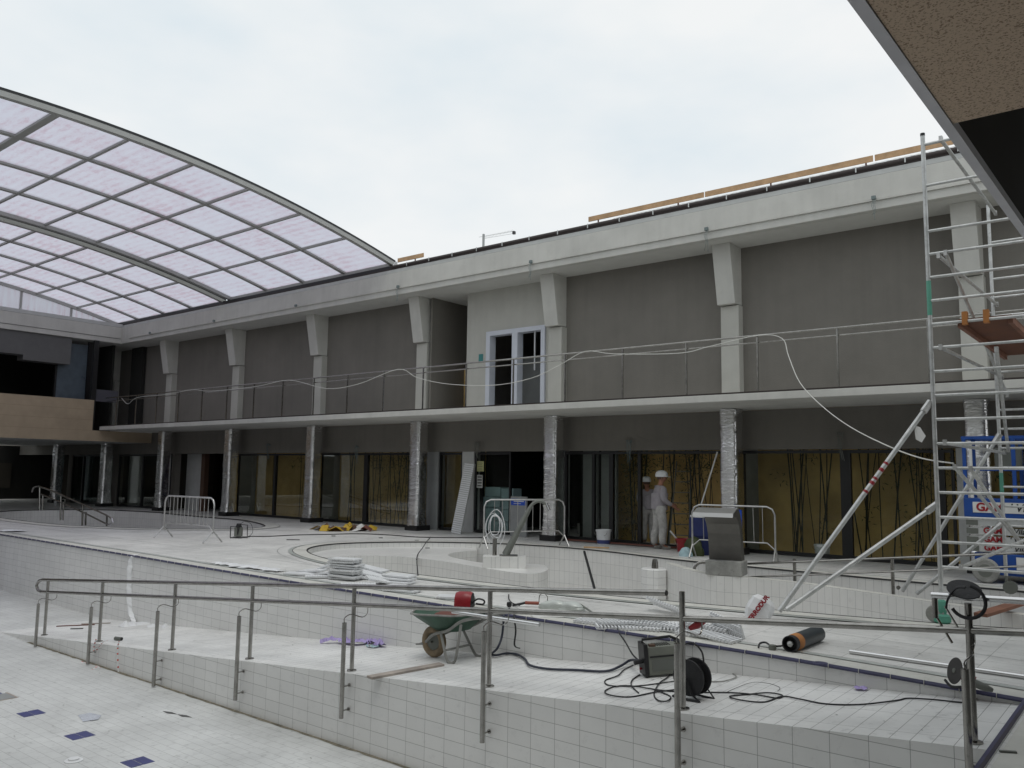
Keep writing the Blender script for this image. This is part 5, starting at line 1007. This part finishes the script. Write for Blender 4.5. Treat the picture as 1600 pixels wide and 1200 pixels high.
# white sheet hanging down the pool wall
hp = [G(216, 866, .01), G(210, 868, .01), PY(207, 874, 8.36), PY(204, 890, 8.34), PY(203, 925, 8.34), PY(205, 955, 8.33), PY(210, 972, 8.28)]
pts = spline(hp, 6); a = []; b = []; rn = random.Random(2)
for i, p in enumerate(pts): w_ = .055 + .05 * min(1, i / 12) + rn.uniform(-.01, .01); a.append(p + V(-w_, -rn.uniform(.0, .03), 0)); b.append(p + V(w_, -rn.uniform(0, .03), 0))
mid = [(x + y) / 2 + V(0, -.04, 0) for x, y in zip(a, b)]; o = tag(MB().strip(a, mid).strip(mid, b).build('hanging_sheet', M.setdefault('brightfilm', mat('bright_film', (.9, .91, .92), .4, var=.03)), None), 'white plastic sheet hanging down the pool wall and heaped at its foot', 'sheet')
for i, (x, y, r) in enumerate(((205, 977, .16), (222, 975, .2), (240, 979, .14), (195, 979, .12), (258, 980, .1))):
    c = PR(x, y); rn = random.Random(i); vs = [c + V(r * 1.3 * math.cos(t) * rn.uniform(.7, 1.2), r * .8 * math.sin(t) * rn.uniform(.7, 1.2), .004) for t in [2 * math.pi * k / 9 for k in range(9)]] + [c + V(rn.uniform(-.05, .05), rn.uniform(-.03, .03), rn.uniform(.05, .14))]
    MB().add(vs, [(k, (k + 1) % 9, 9) for k in range(9)]).build('heap_fold', 'white', o)
for px, py, ln, rz, m_, l in ((118, 978, .75, .62, 'rust', 'long thin brown strip lying on the ramp foot behind the first posts'), (150, 975, .6, .55, 'gwood', 'pale strip of wood lying near the hanging sheet'), (120, 983, .25, .5, 'line', 'short dark strip beside the second handrail post')):
    c = PR(px, py); tag(MB().box(-ln / 2, ln / 2, -.012, .012, .003, .018, Matrix.Translation(c) @ Matrix.Rotation(rz, 4, 'Z') @ Matrix.Rotation(-.08 * math.cos(rz), 4, 'Y')).build('thin_strip', m_), l, 'strip')
# marks on the pool floor
mb = MB().box(-.16, .16, -.1, .1, 0, .006); o = tag(mb.build('floor_hatch', 'grey'), 'grey floor hatch at the left edge of the pool floor', 'hatch'); o.location = G(4, 1089, PF); mb = MB(); mb.box(-.2, .18, -.13, -.105, 0, .004).box(-.2, .18, .105, .13, 0, .004).box(.165, .19, -.1, .1, 0, .004).build('hatch_frame', 'gwood', None).parent = o
c = G(139, 1121, PF); mb = MB(); vs = [c + V(*q) for q in ((-.19, -.05, .004), (.13, -.13, .004), (.20, .02, .012), (.03, .14, .004), (-.15, .08, .012))]
tag(mb.add(vs, [(0, 1, 2, 3, 4)]).build('clear_sheet', mat('wrinkled_film', (.62, .65, .72), .25, bump=1, bscale=25)), 'crumpled piece of clear film on the pool floor between the blue tiles', 'film')
c = G(115, 1189, PF); o = thing('drain_cover', 'round white drain cover standing proud on the pool floor', 'drain cover', c); MB().lathe([(.09, 0), (.09, .01), (.07, .015), (.05, .015)], c, 24).build('ring', 'white', o, True); MB().lathe([(.055, .016), (.055, .03), (.04, .035)], c, 24).build('cap', 'white', o, True)
for px, py, l in ((265, 1114, 'first'), (288, 1119, 'second')):
    p = G(px, py, PF); vs = [p + V(*q) for q in ((-.14, -.02, .003), (.0, -.035, .003), (.14, .03, .003), (.0, .03, .006))]; tag(MB().add([Matrix.Rotation(0, 3, 'Z') @ v for v in vs], [(0, 1, 2, 3)]).build('dark_sliver', 'line'), '%s dark sliver on the pool floor in front of the fourth post' % l, 'scrap')
struct(MB().strip([V(x, RY - .03 - .03 * random.random(), PF + .003) for x in [-16 + .12 * i for i in range(126)]], [V(x, RY - .001, PF + .004) for x in [-16 + .12 * i for i in range(126)]]).build('grime_line', mat('grime', (.22, .20, .15), .95, var=.5, scale=9)))
rn = random.Random(21)
mb = MB()
for i in range(150):
    k = rn.random()
    if k < .45: p = V(rn.uniform(-14, -3), rn.uniform(3.8, 6.35), PF + .003)
    elif k < .7: x = rn.uniform(-14, -1.3); p = V(x, rn.uniform(6.5, 8.0), rampz(x) + .003)
    else: p = V(rn.uniform(-22, -1.5), rn.uniform(8.6, 10.0), .009)
    s_ = rn.uniform(.006, .02); a = rn.uniform(0, 3); mb.add([p + V(s_ * math.cos(a + t), s_ * .6 * math.sin(a + t), rn.uniform(0, .008)) for t in (0, 1.5, 3, 4.6)], [(0, 1, 2, 3)])
tag(mb.build('site_grit', 'concrete'), 'scattered grit and crumbs on the tiles', 'grit', kind='stuff')
for px, py, l in ((1282, 1037, 'dark round drain lid beside the purple seal'),): p = G(px, py, .006); tag(MB().lathe([(.0, 0), (.07, 0), (.07, .008), (0, .009)], p, 20).build('floor_drain', 'navy'), l, 'lid')
tag(MB().box(-.05, .05, -.012, .012, 0, .012, Matrix.Translation(G(1575, 1176, .004)) @ Matrix.Rotation(.5, 4, 'Z')).build('offcut', 'machine'), 'small dark offcut on the end deck beyond the corner', 'offcut')
for path, l, w_, sd in (([(335, 880), (370, 884), (400, 888), (440, 893)], 'long white plastic film laid on the cream pool edge', .16, 5), ([(5, 829), (14, 829), (25, 831)], 'white film scrap on the deck edge at far left', .25, 8)): film(path, w_, 'white', 'edge_film', l, 'film', f=lambda x, y: G(x, y, .01), seed=sd, amp=.02)
# ============================================================ PEOPLE
def skinmesh(nodes, edges, root, name, m, parent, M4, sub=2):
    me = bpy.data.meshes.new(name); ks = list(nodes); me.from_pydata([nodes[k][0] for k in ks], [(ks.index(a), ks.index(b)) for a, b in edges], [])
    o = bpy.data.objects.new(name, me); col.objects.link(o); o.modifiers.new('s', 'SKIN'); sm = o.modifiers.new('u', 'SUBSURF'); sm.levels = sub; sm.render_levels = sub
    for i, k in enumerate(ks):
        r = nodes[k][1]; me.skin_vertices[0].data[i].radius = r if isinstance(r, tuple) else (r, r); me.skin_vertices[0].data[i].use_root = (k == root)
    dg = bpy.context.evaluated_depsgraph_get(); dg.update(); m2 = bpy.data.meshes.new_from_object(o.evaluated_get(dg)); bpy.data.objects.remove(o)
    m2.transform(M4); m2.materials.clear(); m2.materials.append(M[m] if isinstance(m, str) else m)
    for p in m2.polygons: p.use_smooth = True
    q = bpy.data.objects.new(name, m2); col.objects.link(q)
    if parent is not None: put(q, parent)
    return q
def person(pos, facing, H, label, arms, headturn=0., lean=0., legs=((.06, .0), (-.04, .0))):
    o = thing('person', label, 'person', pos, 'workers in white helmets'); s = H / 1.74
    T = Matrix.Translation(pos) @ Matrix.Rotation(facing, 4, 'Z') @ Matrix.Diagonal((s * 1.13, s * 1.1, s, 1))
    lx_ = lambda z: lean * max(0, z - .95)
    n = {'pel': ((0, 0, .95), (.115, .145)), 'bel': ((lx_(1.1), 0, 1.12), (.11, .135)), 'che': ((lx_(1.32) + .01, 0, 1.33), (.115, .15)), 'nk0': ((lx_(1.46), 0, 1.46), (.06, .06)), 'nk1': ((lx_(1.52) + .01, 0, 1.53), .052),
         'jaw': ((lx_(1.57) + .035, 0, 1.585), (.062, .06)), 'hd': ((lx_(1.65) + .03, 0, 1.655), (.095, .078)), 'top': ((lx_(1.7) + .02, 0, 1.71), (.08, .07))}
    e = [('pel', 'bel'), ('bel', 'che'), ('che', 'nk0'), ('nk0', 'nk1'), ('nk1', 'jaw'), ('jaw', 'hd'), ('hd', 'top')]
    ct = math.cos(headturn); st = math.sin(headturn); hx = n['hd'][0]
    n['nose'] = ((hx[0] + .115 * ct, .115 * st, 1.635), .012); e.append(('hd', 'nose'))
    sh = {}; tr = {'pel': ((0, 0, .95), (.15, .18)), 'wst': ((lx_(1.1), 0, 1.10), (.14, .165))}; te = [('pel', 'wst')]; stn = {'hem': ((0, 0, .90), (.175, .20)), 'bel': ((lx_(1.1) + .01, 0, 1.12), (.165, .19)), 'che': ((lx_(1.32), 0, 1.33), (.16, .195)), 'col': ((lx_(1.46), 0, 1.48), (.08, .085))}; se = [('hem', 'bel'), ('bel', 'che'), ('che', 'col')]
    for sd, (fx, ky) in zip((-1, 1), legs):
        k = 'R' if sd < 0 else 'L'; hp = (0, .09 * sd, .88); kn = (fx * .6 + .03, .10 * sd, .49); an = (fx, .10 * sd, .085)
        n[k + 'h'] = (hp, .085); n[k + 'k'] = (kn, .056); n[k + 'c'] = ((fx - .02, .10 * sd, .33), .052); n[k + 'a'] = (an, .038); n[k + 'f'] = ((fx + .12, .11 * sd, .04), (.035, .04)); e += [('pel', k + 'h'), (k + 'h', k + 'k'), (k + 'k', k + 'c'), (k + 'c', k + 'a'), (k + 'a', k + 'f')]
        tr[k + 'h'] = (hp, .118); tr[k + 't'] = ((fx * .3 + .02, .10 * sd, .70), .108); tr[k + 'k'] = (kn, .095); tr[k + 'c'] = ((fx - .01, .10 * sd, .3), .088); tr[k + 'a'] = ((fx, .10 * sd, .10), (.076, .07)); te += [('pel', k + 'h'), (k + 'h', k + 't'), (k + 't', k + 'k'), (k + 'k', k + 'c'), (k + 'c', k + 'a')]
        skinmesh({'a': ((fx - .05, .10 * sd, .05), (.05, .045)), 'b': ((fx + .05, .10 * sd, .048), (.045, .05)), 'c': ((fx + .17, .115 * sd, .035), (.032, .048)), 't': ((fx - .01, .10 * sd, .12), (.055, .05))}, [('a', 'b'), ('b', 'c'), ('a', 't')], 'a', 'boot', 'boot', o, T, 1)
        S, E, W, Hd = arms[0 if sd < 0 else 1]; S = (S[0] + lx_(1.42), S[1] * sd, S[2]); E = (E[0], E[1] * sd, E[2]); W = (W[0], W[1] * sd, W[2]); Hd = (Hd[0], Hd[1] * sd, Hd[2])
        n[k + 's'] = (S, .058); n[k + 'e'] = (E, .038); n[k + 'w'] = (W, .026); n[k + 'p'] = (Hd, (.022, .034)); e += [('che', k + 's'), (k + 's', k + 'e'), (k + 'e', k + 'w'), (k + 'w', k + 'p')]
        Wv, Hv = Vector(W), Vector(Hd); f_ = (Hv - Wv).normalized(); sdv = f_.cross(Vector((0, sd, 0))).normalized() if abs(f_.y) < .9 else Vector((1, 0, 0)); dn = f_.cross(sdv)
        for q, (off, ln) in enumerate(((-.024, .062), (-.008, .075), (.009, .07), (.025, .055))):
            a_ = Hv + sdv * off + f_ * .025; b_ = a_ + f_ * ln * .55; c_ = b_ + (f_ * .8 + dn * .5 * sd) * ln * .5; n[k + 'f%da' % q] = (tuple(a_), .0095); n[k + 'f%db' % q] = (tuple(b_), .009); n[k + 'f%dc' % q] = (tuple(c_), .0075); e += [(k + 'p', k + 'f%da' % q), (k + 'f%da' % q, k + 'f%db' % q), (k + 'f%db' % q, k + 'f%dc' % q)]
        t1 = Wv + f_ * .03 - sdv * .035; t2 = t1 + (f_ - sdv * .5) * .035; n[k + 't1'] = (tuple(t1), .011); n[k + 't2'] = (tuple(t2), .009); e += [(k + 'w', k + 't1'), (k + 't1', k + 't2')]
        stn[k + 's'] = (S, .09); m_ = tuple((Vector(S) + Vector(E)) / 2); stn[k + 'm'] = (m_, .078); stn[k + 'e'] = (E, .068); stn[k + 'w'] = (tuple(Vector(E).lerp(Wv, .88)), .046); se += [('che', k + 's'), (k + 's', k + 'm'), (k + 'm', k + 'e'), (k + 'e', k + 'w')]
    skinmesh(n, e, 'pel', 'body', 'skin', o, T); skinmesh(stn, se, 'bel', 'shirt', 'shirt', o, T); skinmesh(tr, te, 'pel', 'trousers', 'trouser', o, T)
    hc = V(hx[0] - .005, 0, 1.70); R4 = T @ Matrix.Translation(hc) @ Matrix.Rotation(headturn, 4, 'Z')
    pr = [(.116, -.02), (.12, .0), (.118, .045), (.10, .095), (.06, .128), (.0, .138)]; vs = []; fs = []; nn = 24
    for r, z in pr:
        for j in range(nn): a = 2 * math.pi * j / nn; vs.append(R4 @ V(r * 1.1 * math.cos(a), r * .95 * math.sin(a), z))
    for i in range(len(pr) - 1):
        for j in range(nn): fs.append((i * nn + j, i * nn + (j + 1) % nn, (i + 1) * nn + (j + 1) % nn, (i + 1) * nn + j))
    hl = MB().add(vs, fs).build('helmet', 'white', o, True)
    br = [R4 @ V(*q) for q in ((.11, -.09, -.015), (.18, -.05, -.022), (.195, 0, -.024), (.18, .05, -.022), (.11, .09, -.015))]; MB().add(br + [p + V(0, 0, .008) for p in br], [(0, 1, 2, 3, 4), (5, 6, 7, 8, 9), (0, 1, 6, 5), (1, 2, 7, 6), (2, 3, 8, 7), (3, 4, 9, 8)]).build('visor', 'white', hl)
    for sd in (-1, 1):
        MB().lathe([(0, -.008), (.009, 0), (0, .008)], R4 @ V(.098, .03 * sd, -.04), 8).build('eye', 'black', o); MB().lathe([(.004, -.03), (.014, -.01), (.014, .012), (.004, .028)], R4 @ V(.0, .083 * sd, -.05), 8).build('ear', 'skin', o, True)
    MB().lathe([(.078, -.075), (.088, -.05), (.09, -.02)], R4 @ V(-.018, 0, 0), 16, cap=False).build('hair', 'brownd', o, True)
    return o
fr_ = math.atan2(_r.y, _r.x)
w1 = G(1030, 858); w1.z = .003
person(w1, fr_ + .12, 1.76, 'worker in pale shirt and dusty trousers on the deck, right hand held out', (((0, .185, 1.41), (.03, .24, 1.15), (.24, .2, 1.0), (.31, .18, .955)), ((0.02, .18, 1.41), (.08, .23, 1.16), (.27, .16, 1.06), (.34, .14, 1.03))), headturn=-.25, lean=.05, legs=((.05, 0), (-.07, 0)))
w2 = G(1010, 850); w2.y = 18.86; w2.x = PY(1013, 800, 18.86).x; w2.z = .003
person(w2, math.atan2(_f.y, _f.x) + .15, 1.62, 'worker seen from behind in dusty pale clothes, inside the glass beside the mullion', (((0.02, .185, 1.41), (.1, .22, 1.17), (.26, .1, 1.2), (.33, .06, 1.22)), ((0.02, .185, 1.41), (.1, .22, 1.17), (.26, .1, 1.2), (.33, .06, 1.22))), lean=.15, legs=((.0, 0), (.03, 0)))
